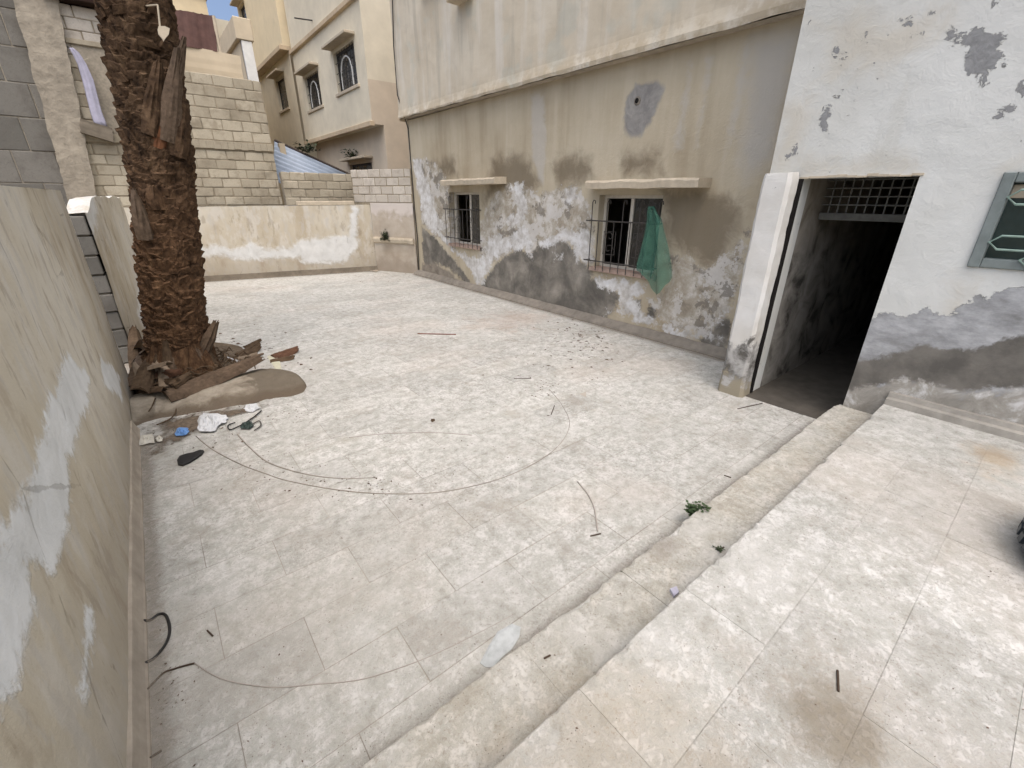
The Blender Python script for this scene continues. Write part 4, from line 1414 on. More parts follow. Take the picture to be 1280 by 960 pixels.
# block courses on top, running on behind the far wall corner
ext = 0.55
BP0 = SP0 - su * ext
core = MB()
for (d, z) in ((0.0, 0),):
    a, c = BP0 - sn * 0.012, SP1 - sn * 0.012
    a2, c2 = BP0 - sn * 0.2, SP1 - sn * 0.2
    core.add([(a[0], a[1], 1.70), (c[0], c[1], 1.70), (c2[0], c2[1], 1.70), (a2[0], a2[1], 1.70), (a[0], a[1], 2.55), (c[0], c[1], 2.55), (c2[0], c2[1], 2.55), (a2[0], a2[1], 2.55)],
             [(0, 1, 5, 4), (1, 2, 6, 5), (2, 3, 7, 6), (3, 0, 4, 7), (4, 5, 6, 7)])
core.build('mortar', BLOCKM, Sw)
a2, c2 = SP0 - sn * 0.2, SP1 - sn * 0.2
MB().add([(SP0[0], SP0[1], 1.76), (SP1[0], SP1[1], 1.76), (c2[0], c2[1], 1.76), (a2[0], a2[1], 1.76), (a2[0], a2[1], -0.02), (c2[0], c2[1], -0.02)], [(0, 1, 2, 3), (3, 2, 5, 4)]).build('wall_core', STUB, Sw)
block_course(Sw, BP0 + sn * -0.012, su, SL + ext, 1.765, 4, 0.38, 0.198, 0.14, BLOCKP, 0.003, None, True, 0.012, 5)

# ------------------------------------------------------------------ block house behind the far wall
YH = 13.45
Bh = thing('block_house', 'unplastered concrete block house behind the far wall', 'house', (1.2, YH, 0))
XR = px(343, 200, YH)[0] if False else py(341, 185, YH)[0]
ZL = py(290, 182, YH)[2]              # concrete ledge level
ZT = py(300, 98, YH)[2]
ZT0 = py(100, 8, YH)[2]
XS = py(215, 60, YH)[0]               # left, higher part ends behind the palm
MB().box((-0.62, YH + 0.012, 0), (XR - 0.01, YH + 0.25, ZT - 0.02)).build('mortar', BLOCKM, Bh)
MB().box((-0.62, YH + 0.014, ZT - 0.02), (XS, YH + 0.25, ZT0 - 0.05)).build('mortar', BLOCKM, Bh)
OPX0, OPX1 = py(88, 60, YH)[0], py(150, 60, YH)[0]
OPZ0, OPZ1 = py(110, 165, YH)[2], py(110, 58, YH)[2]


def hskip(c, z, k):
    return c.x > XR - 0.03


block_course(Bh, (-0.62, YH + 0.012), (1, 0), XR + 0.62, 1.70, int((ZL - 0.1 - 1.70) / 0.2), 0.40, 0.2, 0.16, BLOCK, 0.008, hskip, True, 0.012, 3)
zc = 1.70 + 0.2 * int((ZL - 0.1 - 1.70) / 0.2)
led = MB()
n = 26
for i in range(n):
    xa, xb = -0.62 + (XR + 0.62) * i / n, -0.62 + (XR + 0.62) * (i + 1) / n
    j = rnd.uniform(-0.012, 0.012)
    led.box((xa, YH - 0.035 + j, zc + 0.035 + rnd.uniform(-0.01, 0.01)), (xb, YH + 0.1, zc + 0.20), 0.006)
led.build('concrete_band', BLOCK, Bh)
z2 = zc + 0.20
nr = int((ZT - z2) / 0.2)
block_course(Bh, (-0.62, YH + 0.012), (1, 0), XR + 0.62, z2 + 0.005, nr, 0.41, (ZT - z2) / nr, 0.16, BLOCK, 0.008, hskip, True, 0.012, 8)
nr2 = int((ZT0 - ZT) / 0.2)
block_course(Bh, (-0.62, YH + 0.012), (1, 0), XS + 0.62, ZT + 0.005, nr2, 0.41, (ZT0 - ZT) / nr2, 0.16, BLOCKP, 0.004, None, True, 0.012, 9)
b = MB().box((-0.6, YH + 0.25, 0), (XR - 0.03, YH + 4.0, ZT - 0.06))
b.box((-0.6, YH + 0.27, ZT - 0.05), (XS - 0.02, YH + 4.0, ZT0 + 0.0))
b.build('body', BLOCKM, Bh)
# dark block standing in for the dark recess above the left part
MB().box((py(55, 5, YH)[0], YH - 0.25, ZT0 + 0.02), (py(150, 5, YH)[0], YH + 1.0, ZT0 + 0.5), 0.01).build('recess_dark_block', simple('recess_dark', srgb(48, 36, 30), 0.9, 0.1), Bh)
# crooked plastered pillar and grey infill at the left
PILLARM = simple('rough_pillar_plaster', srgb(150, 142, 128), 0.95, 0.1, nscale=7, var=0.26, bump=0.8, bd=0.04)


def prism(name, quad, yfront, depth, mat, parent, seg=14, amp=0.01, sd=0.0):
    """quad of pixels (TL, TR, BR, BL) standing at yfront, extruded back by depth, with lumpy edges"""
    TL, TR, BR, BL = [py(x, y, yfront) for x, y in quad]
    vs, fs = [], []
    for k in range(seg + 1):
        t = k / seg
        L, R_ = BL + (TL - BL) * t, BR + (TR - BR) * t
        ja = amp * (mnoise.noise(Vector((t * 9, 1, sd))) + 0.5 * mnoise.noise(Vector((t * 31, 1, sd))))
        jb = amp * (mnoise.noise(Vector((t * 9, 5, sd))) + 0.5 * mnoise.noise(Vector((t * 31, 5, sd))))
        jc = amp * mnoise.noise(Vector((t * 7, 9, sd)))
        vs += [(L[0] + ja, yfront + jc, L[2]), (R_[0] + jb, yfront + jc, R_[2]), (R_[0] + jb, yfront + depth, R_[2]), (L[0] + ja, yfront + depth, L[2])]
    for k in range(seg):
        for j in range(4):
            a, b2 = k * 4 + j, k * 4 + (j + 1) % 4
            fs.append((a, b2, b2 + 4, a + 4))
    fs += [(0, 3, 2, 1), tuple(seg * 4 + j for j in range(4))]
    return mesh_obj(name, vs, fs, mat, parent)


prism('pillar', ((8, -30), (66, -30), (124, 262), (88, 262)), YH - 0.12, 0.4, PILLARM, Bh, 60, 0.03, 2.0)
Gi = thing('grey_block_shed', 'grey block shed wall with pale mortar lines behind the left wall', 'shed', (-1.9, YH + 0.1, 0))
MB().box((-3.2, YH + 0.10, 0.0), (-0.64, YH + 0.4, 5.6)).build('mortar', BLOCKML, Gi)
block_course(Gi, (-3.2, YH + 0.10), (1, 0), 2.54, 1.55, 7, 0.62, 0.58, 0.16, BLOCKG, 0.005, None, True, 0.014, 12)

# opening with lintel, sill and the lilac cloth
MB().box((OPX0 + 0.02, YH - 0.008, OPZ0), (OPX1, YH + 0.05, OPZ1)).build('blocked_opening', BLOCKML, Bh)
MB().box((OPX0 - 0.05, YH - 0.05, OPZ1), (OPX1 + 0.1, YH + 0.06, OPZ1 + 0.09), 0.01).build('lintel', BLOCK, Bh)
vs, fs = [], []
prof = [(60, 86, 92), (66, 90, 99), (80, 97, 108), (100, 103, 117), (120, 108, 122), (140, 113, 127), (152, 117, 132), (158, 122, 134)]
Yc = YH - 0.16
for k, (yy, xa, xb) in enumerate(prof):
    for i in range(9):
        t = i / 8
        q = py(xa + (xb - xa) * t, yy, Yc)
        vs.append((q[0], Yc - 0.05 * math.sin(t * 3.14) * (0.4 + k * 0.12) + 0.02 * math.sin(t * 16 + k * 0.5), q[2]))
for k in range(len(prof) - 1):
    for i in range(8):
        a = k * 9 + i
        fs.append((a, a + 1, a + 10, a + 9))
o = mesh_obj('hanging_cloth', vs, fs, LILAC, None, True)
o.modifiers.new('thick', 'SOLIDIFY').thickness = 0.006
tag(o, 'lilac cloth hanging from the opening of the block house', 'cloth')
MB().tube([py(86, 59, Yc), py(84, 58, YH)], 0.012, 6).build('peg', IRON, Bh)
prism('broken_ledge', ((100, 148), (140, 160), (143, 178), (100, 165)), YH - 0.3, 0.35, DAMPC, Bh, 6, 0.03, 5.0)
# rusty sheet on the roof, with its pale pole
quad = [(205, 10), (268, 20), (271, 66), (208, 56)]
vs = []
Yr = YH + 0.45
nn = 24
for k in range(2):
    for i in range(nn + 1):
        t = i / nn
        a, c = (quad[0], quad[1]) if k == 0 else (quad[3], quad[2])
        q = py(a[0] + (c[0] - a[0]) * t, a[1] + (c[1] - a[1]) * t, Yr)
        vs.append((q[0], Yr + 0.004 * math.sin(i * 1.6) + 0.02 * math.sin(i * 0.4) - 0.1 * k, q[2] + 0.02 * mnoise.noise(Vector((i * 0.7, k, 3)))))
o = mesh_obj('rusty_sheet', vs, [(i, i + 1, nn + 2 + i, nn + 1 + i) for i in range(nn)], RUST)
o.modifiers.new('thick', 'SOLIDIFY').thickness = 0.012
tag(o, 'rust brown metal sheet on the block house roof', 'metal sheet')
o = MB().tube([py(267, 20, Yr - 0.05), py(275, 68, Yr - 0.05) - np.array([0, 0, 0.25])], 0.035, 8).build('pale_pole', CANOPY)
tag(o, 'short pale pole at the edge of the rusty sheet', 'pole')
prism('parapet', ((225, 55), (300, 70), (305, 104), (225, 94)), YH + 0.35, 0.3, HOUSED, Bh, 6, 0.02, 8.0)

# ------------------------------------------------------------------ rough block wall and blue roof behind
Rw = thing('rough_block_wall', 'rough broken block wall between block house and pinkish stub', 'wall', (3.8, YH - 0.3, 0))
YR = YH - 0.25
xa, xb = XR + 0.02, py(447, 230, YR)[0]
ztp = py(400, 216, YR)[2]
MB().box((xa, YR + 0.012, 0.0), (xb, YR + 0.2, ztp - 0.02)).build('mortar', BLOCKML, Rw)
block_course(Rw, (xa, YR + 0.012), (1, 0), xb - xa, ztp - 0.805, 4, 0.36, 0.2, 0.15, BLOCK, 0.010, None, True, 0.016, 33)
Br = thing('blue_roof', 'blue grey corrugated sheet roof sloping down behind the rough block wall', 'roof', (4.2, 15, 2.2))
TLp, TRp = py(343, 177, 15.2), py(447, 224, 15.2)
BLp, BRp = py(341, 226, 13.95), py(447, 262, 13.95)
n = 64
vs, fs = [], []
for i in range(n + 1):
    t = i / n
    for s in range(2):
        a = TLp + (BLp - TLp) * t
        c = TRp + (BRp - TRp) * t
        q = a + (c - a) * s
        wv = 0.022 * math.sin(t * 2 * math.pi * 9)
        vs.append((q[0], q[1] - wv * 0.6, q[2] + wv))
for i in range(n):
    fs.append((2 * i, 2 * i + 1, 2 * i + 3, 2 * i + 2))
o = mesh_obj('sheet', vs, fs, BLUEROOF, Br, True)
o.modifiers.new('thick', 'SOLIDIFY').thickness = 0.006
MB().tube([TLp + np.array([0, 0, 0.02]), TRp + np.array([0, 0, 0.02])], 0.05, 6).build('ridge', simple('dark_ridge', srgb(66, 58, 54), 0.8, 0.2), Br)
MB().box((TLp[0] + 0.05, 14.9, -0.05), (TRp[0], 15.15, min(TLp[2], TRp[2]) - 0.25)).build('support_wall', HOUSED, Br)
for (pp) in (TLp, ):
    MB().box((pp[0] + 0.05, 14.95, 0), (pp[0] + 0.2, 15.12, pp[2] - 0.05)).build('post', HOUSED, Br)

# ------------------------------------------------------------------ houses beyond
def far_house(name, label, X, y0, y1, z0, z1, mat, depth=6.0):
    t = thing(name, label, 'house', (X, (y0 + y1) / 2, 0))
    return t


def wall_with_windows(parent, X, y0, y1, z0, z1, wins, mat, name='wall', depth=0.22):
    return grid_wall(name, lambda u, v: (X, u, v), (y0, y1), (z0, z1), 0.5, mat, parent, wins, None, depth, (1, 0, 0))


def house_window(parent, X, w, mat=GLASS, arch=False, canopy_=True):
    y0, y1, z0, z1 = w
    t = 0.07
    f = MB()
    xf = X + 0.10
    f.box((xf, y0 + 0.003, z0 + 0.003), (xf + 0.05, y0 + t, z1 - 0.003))
    f.box((xf, y1 - t, z0 + 0.003), (xf + 0.05, y1 - 0.003, z1 - 0.003))
    f.box((xf, y0 + t, z1 - t), (xf + 0.05, y1 - t, z1 - 0.003))
    f.box((xf, y0 + t, z0 + 0.003), (xf + 0.05, y1 - t, z0 + t))
    win = f.build('window', IRON, parent)
    MB().box((xf + 0.02, y0 + t, z0 + t), (xf + 0.03, y1 - t, z1 - t)).build('pane', mat, win)
    if arch:
        ym = (y0 + y1) / 2
        hw = (y1 - y0) * 0.26
        pts = [(X + 0.04, ym - hw, z0 + 0.06)]
        for k in range(13):
            a = math.pi * k / 12
            pts.append((X + 0.04, ym - hw * math.cos(a), z0 + 0.38 * (z1 - z0) + 0.42 * (z1 - z0) * math.sin(a)))
        pts.append((X + 0.04, ym + hw, z0 + 0.06))
        MB().tube(pts, 0.022, 6).build('grille_arch', WHITEP, win)
        g = MB()
        for k in range(1, 8):
            yy = y0 + (y1 - y0) * k / 8
            g.tube([(X + 0.045, yy, z0), (X + 0.045, yy, z1)], 0.010, 5)
        for k in range(1, 4):
            zz = z0 + (z1 - z0) * k / 4
            g.tube([(X + 0.047, y0, zz), (X + 0.047, y1, zz)], 0.010, 5)
        g.build('grille', IRON, win)
    if canopy_:
        c = MB()
        c.box((X - 0.30, y0 - 0.15, z1 + 0.10), (X + 0.02, y1 + 0.15, z1 + 0.17), 0.01)
        c.box((X - 0.05, y0 - 0.12, z0 - 0.09), (X + 0.05, y1 + 0.12, z0 - 0.005), 0.01)
        c.build('canopy', CANOPY, win)
    return win


XBh = 5.98
H = thing('cream_house', 'cream house with arched window grilles and projecting upper floor', 'house', (XBh, 17.3, 0))
wb = [(14.72, 16.45, 4.95, 6.0), (18.1, 19.7, 4.86, 5.88)]
ZB0, ZB1 = 3.86, 6.78
wall_with_windows(H, XBh, 14.0, 20.7, ZB0, 8.9, wb, HOUSEB, 'upper_wall')
for w in wb:
    house_window(H, XBh, w, GLASS, True)
MB().box((XBh - 0.10, 13.98, ZB1), (XBh + 0.02, 20.72, ZB1 + 0.12), 0.01).build('string_course', LEDGE, H)
MB().box((XBh - 0.07, 13.97, ZB0 - 0.05), (XBh + 0.06, 20.72, ZB0 + 0.08), 0.01).build('floor_band', LEDGE, H)
zs = py(470, 100, 14.0)[2]
b = MB()
b.add([(XBh, 14.0, zs), (XBh + 4, 14.0, zs), (XBh + 4, 14.0, 8.9), (XBh, 14.0, 8.9)], [(0, 1, 2, 3)])
b.build('end_wall', HOUSEB, H)
b = MB()
b.add([(XBh, 14.0, ZB0), (XBh + 4, 14.0, ZB0), (XBh + 4, 14.0, zs), (XBh, 14.0, zs)], [(0, 1, 2, 3)])
b.add([(XBh + 0.35, 13.998, 0), (XBh + 4, 13.998, 0), (XBh + 4, 13.998, ZB0), (XBh + 0.35, 13.998, ZB0)], [(0, 1, 2, 3)])
b.build('end_wall', HOUSEP, H)
wlow = (15.2, 17.2, 1.4, 2.95)
wall_with_windows(H, XBh + 0.35, 13.998, 20.7, 0, ZB0, [wlow], HOUSEP, 'lower_wall')
house_window(H, XBh + 0.35, wlow, GLASS)
b = MB()
b.add([(XBh, 14, ZB0), (XBh + 0.4, 14, ZB0), (XBh + 0.4, 20.7, ZB0), (XBh, 20.7, ZB0)], [(0, 1, 2, 3)])
b.add([(XBh, 14, 8.9), (XBh + 4, 14, 8.9), (XBh + 4, 20.7, 8.9), (XBh, 20.7, 8.9)], [(0, 1, 2, 3)])
b.add([(XBh, 20.7, ZB0), (XBh + 4, 20.7, ZB0), (XBh + 4, 20.7, 8.9), (XBh, 20.7, 8.9)], [(0, 1, 2, 3)])
b.add([(XBh + 4, 14, 0), (XBh + 4, 20.7, 0), (XBh + 4, 20.7, 8.9), (XBh + 4, 14, 8.9)], [(0, 1, 2, 3)])
b.build('body', HOUSEB, H)
q = px(385, 31, XBh)
MB().tube([(XBh, q[1] - 0.5, q[2]), (XBh - 0.5, q[1] - 0.3, q[2] + 0.02)], 0.02, 6).build('spout', IRON, H)

XC = 5.75
C_ = thing('yellow_house', 'tall yellow ochre house beyond the cream house', 'house', (XC + 0.2, 25, 0))
wc = [(22.2, 23.6, 5.3, 6.4), (22.2, 23.4, 9.6, 11.0), (25.6, 26.8, 8.4, 9.6)]
YC1 = px(306, 60, XC)[1]
wall_with_windows(C_, XC + 0.2, 20.9, YC1 - 0.4, 0, 7.0, [wc[0]], HOUSEB, 'lower_wall')
wall_with_windows(C_, XC, 20.9, YC1, 7.0, 13.5, wc[1:], HOUSEC, 'upper_wall')
house_window(C_, XC + 0.2, wc[0])
for w in wc[1:]:
    house_window(C_, XC, w)
MB().box((XC - 0.12, 20.88, 6.95), (XC + 0.25, YC1 + 0.02, 7.1), 0.01).build('floor_band', LEDGE, C_)
b = MB()
b.add([(XC, 20.9, 7.0), (XC + 6, 20.9, 7.0), (XC + 6, 20.9, 13.5), (XC, 20.9, 13.5)], [(0, 1, 2, 3)])
b.add([(XC, 20.9, 13.5), (XC + 6, 20.9, 13.5), (XC + 6, YC1, 13.5), (XC, YC1, 13.5)], [(0, 1, 2, 3)])
b.add([(XC, YC1, 0), (XC + 6, YC1, 0), (XC + 6, YC1, 13.5), (XC, YC1, 13.5)], [(0, 1, 2, 3)])
b.build('body', HOUSEC, C_)

# small buff house: its long side faces the yards, a white corner pillar ends it
YD = 20.0
XD = float(py(300, 52, YD)[0])
Dh = thing('buff_house', 'buff house with white corner pillar and arched window behind the block house', 'house', (XD, YD + 2, 0))
YDe = 26.5
zl = float(px(300, 50, XD)[2])
wq = [px(291, 78, XD), px(298, 100, XD)]
wD = (min(wq[0][1], wq[1][1]), max(wq[0][1], wq[1][1]), min(wq[0][2], wq[1][2]), max(wq[0][2], wq[1][2]))
grid_wall('wall', lambda u, v: (XD, u, v), (YD, YDe), (0, zl), 0.4, HOUSED, Dh, [wD], None, 0.25, (1, 0, 0))
MB().box((XD + 0.12, wD[0] + 0.003, wD[2] + 0.003), (XD + 0.16, wD[1] - 0.003, wD[3] - 0.003)).build('window', GLASS, Dh)
MB().box((XD + 0.02, YD - 0.12, 0), (XD + 0.34, YD + 0.1, zl - 0.01), 0.01).build('corner_pillar', WHITEP, Dh)
MB().box((XD - 0.12, YD - 0.16, zl), (XD + 0.42, YDe, zl + 0.62), 0.02).build('parapet', HOUSED, Dh)
MB().box((XD + 0.27, YD + 0.11, 0), (XD + 0.36, YDe - 0.02, zl - 0.005)).build('body', HOUSED, Dh)
# distant house catching the light
Ed = thing('distant_house', 'distant pale house under the sky above the rusty sheet', 'house', (3.0, 27, 0))
xa, xb = py(160, 5, 27)[0], py(258, 5, 27)[0]
zt2 = py(240, -6, 27)[2]
grid_wall('wall', lambda u, v: (u, 27.0, v), (xa, xb), (0, zt2), 0.8, HOUSEC, Ed, [(xa + 1.2, xa + 2.0, zt2 - 2.2, zt2 - 0.9)], None, 0.25, (0, 1, 0))
MB().box((xa + 1.203, 27.12, zt2 - 2.197), (xa + 1.997, 27.16, zt2 - 0.903)).build('window', GLASS, Ed)
MB().box((xa, 27.26, 0), (xb, 32, zt2)).build('body', HOUSEC, Ed)
MB().box((xa - 0.1, 26.9, zt2), (xb + 0.1, 32, zt2 + 0.2), 0.02).build('roof', LEDGE, Ed)
YE = 30.0
Ee = thing('low_pale_house', 'low pale house below the patch of sky', 'house', (4.8, YE, 0))
xa, xb = py(258, 30, YE)[0], py(303, 30, YE)[0]
zt3 = py(285, 26, YE)[2]
grid_wall('wall', lambda u, v: (u, YE, v), (xa, xb), (0, zt3), 0.8, HOUSEB, Ee, [(xa + 0.3, xa + 0.8, zt3 - 1.8, zt3 - 0.8)], None, 0.25, (0, 1, 0))
MB().box((xa + 0.303, YE + 0.12, zt3 - 1.797), (xa + 0.797, YE + 0.16, zt3 - 0.803)).build('window', GLASS, Ee)
MB().box((xa, YE + 0.26, 0), (xb, YE + 3, zt3)).build('body', HOUSEB, Ee)

# ------------------------------------------------------------------ palm
Pm = thing('palm_tree', 'date palm with rough brown trunk standing by the left wall', 'tree', (-0.03, 5.9, 0))
axis = [(-0.10, 5.90, -0.05, 0.36), (-0.06, 5.90, 0.12, 0.325), (-0.01, 5.90, 0.35, 0.275), (0.05, 5.90, 0.66, 0.262), (0.15, 5.9, 1.3, 0.258), (0.26, 5.9, 1.95, 0.25), (0.35, 5.9, 2.56, 0.262), (0.44, 5.92, 3.5, 0.265), (0.52, 5.96, 4.6, 0.25), (0.60, 6.04, 7.2, 0.23)]


def ax(z):
    for a, b2 in zip(axis[:-1], axis[1:]):
        if z <= b2[2]:
            t = max(0.0, (z - a[2]) / (b2[2] - a[2]))
            return tuple(a[k] + (b2[k] - a[k]) * t for k in (0, 1)) + (a[3] + (b2[3] - a[3]) * t,)
    a = axis[-1]
    return a[0], a[1], a[3]


def trunk():
    nz_, na = 400, 110
    vs, fs = [], []
    for k in range(nz_ + 1):
        z = -0.05 + 7.2 * k / nz_
        cx, cy, r = ax(z)
        for j in range(na):
            a = 2 * math.pi * j / na
            wob = 0.75 * mnoise.noise(Vector((math.cos(a) * 1.6, math.sin(a) * 1.6, z * 2.6))) + 0.3 * mnoise.noise(Vector((math.cos(a) * 5, math.sin(a) * 5, z * 6)))
            # two families of spirals make the old leaf bases
            s = (z / 0.105 + wob + a * 5 / (2 * math.pi)) % 1.0
            row = math.floor(z / 0.105 + wob + a * 5 / (2 * math.pi))
            q = (a * 8 / (2 * math.pi) + row * 0.5 + 0.3 * mnoise.noise(Vector((row * 1.7, 2, a)))) % 1.0
            side = math.sin(math.pi * q) ** 0.6
            d = 0.036 * (s ** 1.4) * (0.35 + 0.65 * side) - 0.012 * (1 - side)
            d += 0.030 * mnoise.noise(Vector((math.cos(a) * 2.5, math.sin(a) * 2.5, z * 5)))
            d += 0.018 * mnoise.noise(Vector((math.cos(a) * 10, math.sin(a) * 12, z * 22)))
            d += 0.010 * mnoise.noise(Vector((row * 3.1, math.floor(a * 8 / (2 * math.pi) + row * 0.5) * 2.3, 1)))
            vs.append((cx + (r + d) * math.cos(a), cy + (r + d) * math.sin(a), z))
    for k in range(nz_):
        for j in range(na):
            a, b2 = k * na + j, k * na + (j + 1) % na
            fs.append((a, b2, b2 + na, a + na))
    return mesh_obj('trunk', vs, fs, BARK, Pm)


trunk()
# torn leaf-base scales over the trunk
sc = MB()
for i in range(700):
    z = rnd.uniform(0.15, 7.0) if i > 500 else rnd.uniform(0.2, 3.6)
    a = rnd.uniform(0, 2 * math.pi)
    cx, cy, r = ax(z)
    w, L = rnd.uniform(0.03, 0.085), rnd.uniform(0.02, 0.07)
    out = rnd.uniform(0.004, 0.024)
    rd = Vector((math.cos(a), math.sin(a), 0))
    tg = Vector((-math.sin(a), math.cos(a), 0))
    tg = (tg + Vector((0, 0, rnd.uniform(-0.35, 0.35)))).normalized()
    p = Vector((cx, cy, z)) + rd * (r + 0.008)
    tip = p + Vector((0, 0, L)) + rd * out + tg * rnd.uniform(-0.02, 0.02)
    th = rd * -0.02
    vs = [p - tg * w, p + tg * w, tip + tg * w * 0.55, tip - tg * w * 0.6]
    vs += [v + th + Vector((0, 0, 0.012)) for v in vs]
    sc.add(vs, [(0, 1, 2, 3), (3, 2, 6, 7), (0, 3, 7, 4), (1, 5, 6, 2), (4, 7, 6, 5)])
tag(sc.build('bark_scales', BARK, Pm), None, None, None, 'stuff')


def boot(p0, p1, w, th, mat, parent, name='leaf_stub', curl=0.4, bend=0.0, seed=0.0, face=None, tip=0.35):
    """a torn, dry frond base: a curved tapering slab with fibrous, split ends"""
    p0, p1 = Vector(p0), Vector(p1)
    d = (p1 - p0)
    L = d.length
    d.normalize()
    nrm = Vector(face) if face else Vector((0.2, -1, 0.3))
    nrm = (nrm - d * nrm.dot(d)).normalized()
    s = d.cross(nrm)
    nl, nw = 16, 9
    vs = []
    for lay in (0, 1):
        for i in range(nl + 1):
            t = i / nl
            ww = w * (1.0 - (1 - tip) * t ** 1.3) * (0.85 + 0.25 * math.sin(t * 3))
            for j in range(nw + 1):
                a = (j / nw - 0.5) * 2
                split = 0.10 * L * mnoise.noise(Vector((a * 4, seed, 2))) * t * t
                rid = 0.5 * th * mnoise.noise(Vector((a * 5, t * 2.5, seed)))
                off = nrm * (th * (0.6 - lay) * (1 - 0.75 * a * a) * (1 - 0.5 * t) - curl * w * a * a + bend * L * t * t + rid * (1 - lay))
                e = ww * a * (1 + 0.12 * mnoise.noise(Vector((t * 7, a, seed + 5))))
                vs.append(p0 + d * (L * t + split) + s * e + off)
    n1 = (nl + 1) * (nw + 1)
    fs = []
    for i in range(nl):
        for j in range(nw):
            q_ = i * (nw + 1) + j
            fs.append((q_, q_ + 1, q_ + nw + 2, q_ + nw + 1))
            fs.append((n1 + q_, n1 + q_ + nw + 1, n1 + q_ + nw + 2, n1 + q_ + 1))
    for i in range(nl):
        for j in (0, nw):
            q_ = i * (nw + 1) + j
            fs.append((q_, q_ + nw + 1, n1 + q_ + nw + 1, n1 + q_))
    for j in range(nw):
        for i in (0, nl):
            q_ = i * (nw + 1) + j
            fs.append((q_, n1 + q_, n1 + q_ + 1, q_ + 1))
    return mesh_obj(name, vs, fs, mat, parent)


q = lambda x, y, Y: tuple(py(x, y, Y))
boot(q(212, 178, 5.60), q(222, 60, 5.50), 0.10, 0.05, STUBM, Pm, tip=0.25, seed=1.0, bend=0.03)
boot(q(221, 100, 5.55), q(231, 46, 5.48), 0.045, 0.05, STUBM, Pm, tip=0.4, seed=2.0)
boot(q(190, 170, 5.62), q(199, 78, 5.56), 0.09, 0.05, BARK, Pm, tip=0.4, seed=3.0)
boot(q(222, 196, 5.62), q(229, 122, 5.58), 0.09, 0.05, BARK, Pm, tip=0.6, seed=4.0)
boot(q(200, 186, 5.63), q(206, 140, 5.60), 0.07, 0.04, BARKR, Pm, tip=0.5, seed=5.0)
boot(q(184, 300, 5.66), q(168, 238, 5.60), 0.08, 0.04, STUBM, Pm, tip=0.3, seed=6.0)
boot(q(200, 262, 5.64), q(192, 232, 5.60), 0.09, 0.04, BARK, Pm, tip=0.5, seed=7.0)
boot(q(252, 446, 5.70), q(271, 402, 5.66), 0.07, 0.06, STUBM, Pm, tip=0.45, seed=8.0)
for i in range(26):
    # splayed dead bases hugging the foot
    a = math.radians(-165 + 150 * i / 25 + rnd.uniform(-5, 5))
    z0 = rnd.uniform(0.02, 0.12)
    z1 = z0 + rnd.uniform(0.15, 0.42)
    c0, c1 = ax(z0), ax(z1)
    r0, r1 = c0[2] + rnd.uniform(0.03, 0.10), c1[2] + rnd.uniform(0.0, 0.03)
    boot((c0[0] + r0 * math.cos(a), c0[1] + r0 * math.sin(a), z0), (c1[0] + r1 * math.cos(a + rnd.uniform(-.2, .2)), c1[1] + r1 * math.sin(a), z1), rnd.uniform(0.05, 0.11), 0.03,
         [BARK, BARK, DRYD, STUBM][i % 4], Pm, tip=rnd.uniform(0.3, 0.8), seed=20.0 + i, face=(math.cos(a), math.sin(a), 0.2))
# crown of fronds, above the picture
cx, cy, r = ax(7.1)
fr = MB()
for i in range(22):
    a = i * 2.39996
    el_ = math.radians(78 - i * 4.2)
    L = rnd.uniform(1.9, 2.4)
    pts = []
    for k in range(12):
        t = k / 11
        hor = L * t * math.cos(el_ * (1 - 0.25 * t))
        ver = L * t * math.sin(el_) - 1.1 * t * t * (1.2 - math.sin(el_) * 0.6)
        pts.append(Vector((cx + hor * math.cos(a), cy + hor * math.sin(a), 7.1 + ver)))
    rach = MB().tube(pts, [0.03 * (1 - 0.85 * k / 11) + 0.004 for k in range(12)], 5)
    for k in range(2, 12):
        for h in range(4):
            t = (k - 1 + h / 4) / 11
            i0 = min(10, int(t * 11))
            p = pts[i0].lerp(pts[i0 + 1], t * 11 - i0)
            d = (pts[i0 + 1] - pts[i0]).normalized()
            sd = d.cross(Vector((0, 0, 1))).normalized()
            for sg in (-1, 1):
                ll = 0.42 * (1 - 0.6 * abs(t - 0.45)) * rnd.uniform(0.8, 1.1)
                tip = p + (sd * sg * 0.8 + d * 0.6 + Vector((0, 0, rnd.uniform(-0.25, 0.1)))) * ll
                w_ = d * 0.014
                rach.add([p - w_, p + w_, tip], [(0, 1, 2)])
    rach.build('frond', FROND, Pm)

# loose fibres and torn strips round the foot
fb = MB()
for i in range(260):
    a = rnd.uniform(0, 6.28)
    rr = rnd.uniform(0.30, 0.62) if i % 3 else rnd.uniform(0.3, 0.85)
    x0, y0 = -0.06 + rr * math.cos(a), 5.85 + rr * math.sin(a) * 0.9
    if x0 < XL + 0.06 or y0 < 5.02:
        continue
    z0 = rnd.uniform(0.10, 0.20) if rr < 0.6 else 0.06
    b_ = rnd.uniform(0, 6.28)
    L_ = rnd.uniform(0.05, 0.20)
    p0 = Vector((x0, y0, z0))
    p1 = p0 + Vector((math.cos(b_) * L_ * 0.5, math.sin(b_) * L_ * 0.5, rnd.uniform(-0.02, 0.05)))
    p2 = p0 + Vector((math.cos(b_ + 0.4) * L_, math.sin(b_ + 0.4) * L_, rnd.uniform(-0.06, 0.04)))
    fb.tube([p0, p1, p2], [0.006, rnd.uniform(0.003, 0.012), 0.002], 4)
tag(fb.build('palm_fibre', DRYD), 'loose dry fibres and torn strips round the palm foot', None, None, 'stuff')

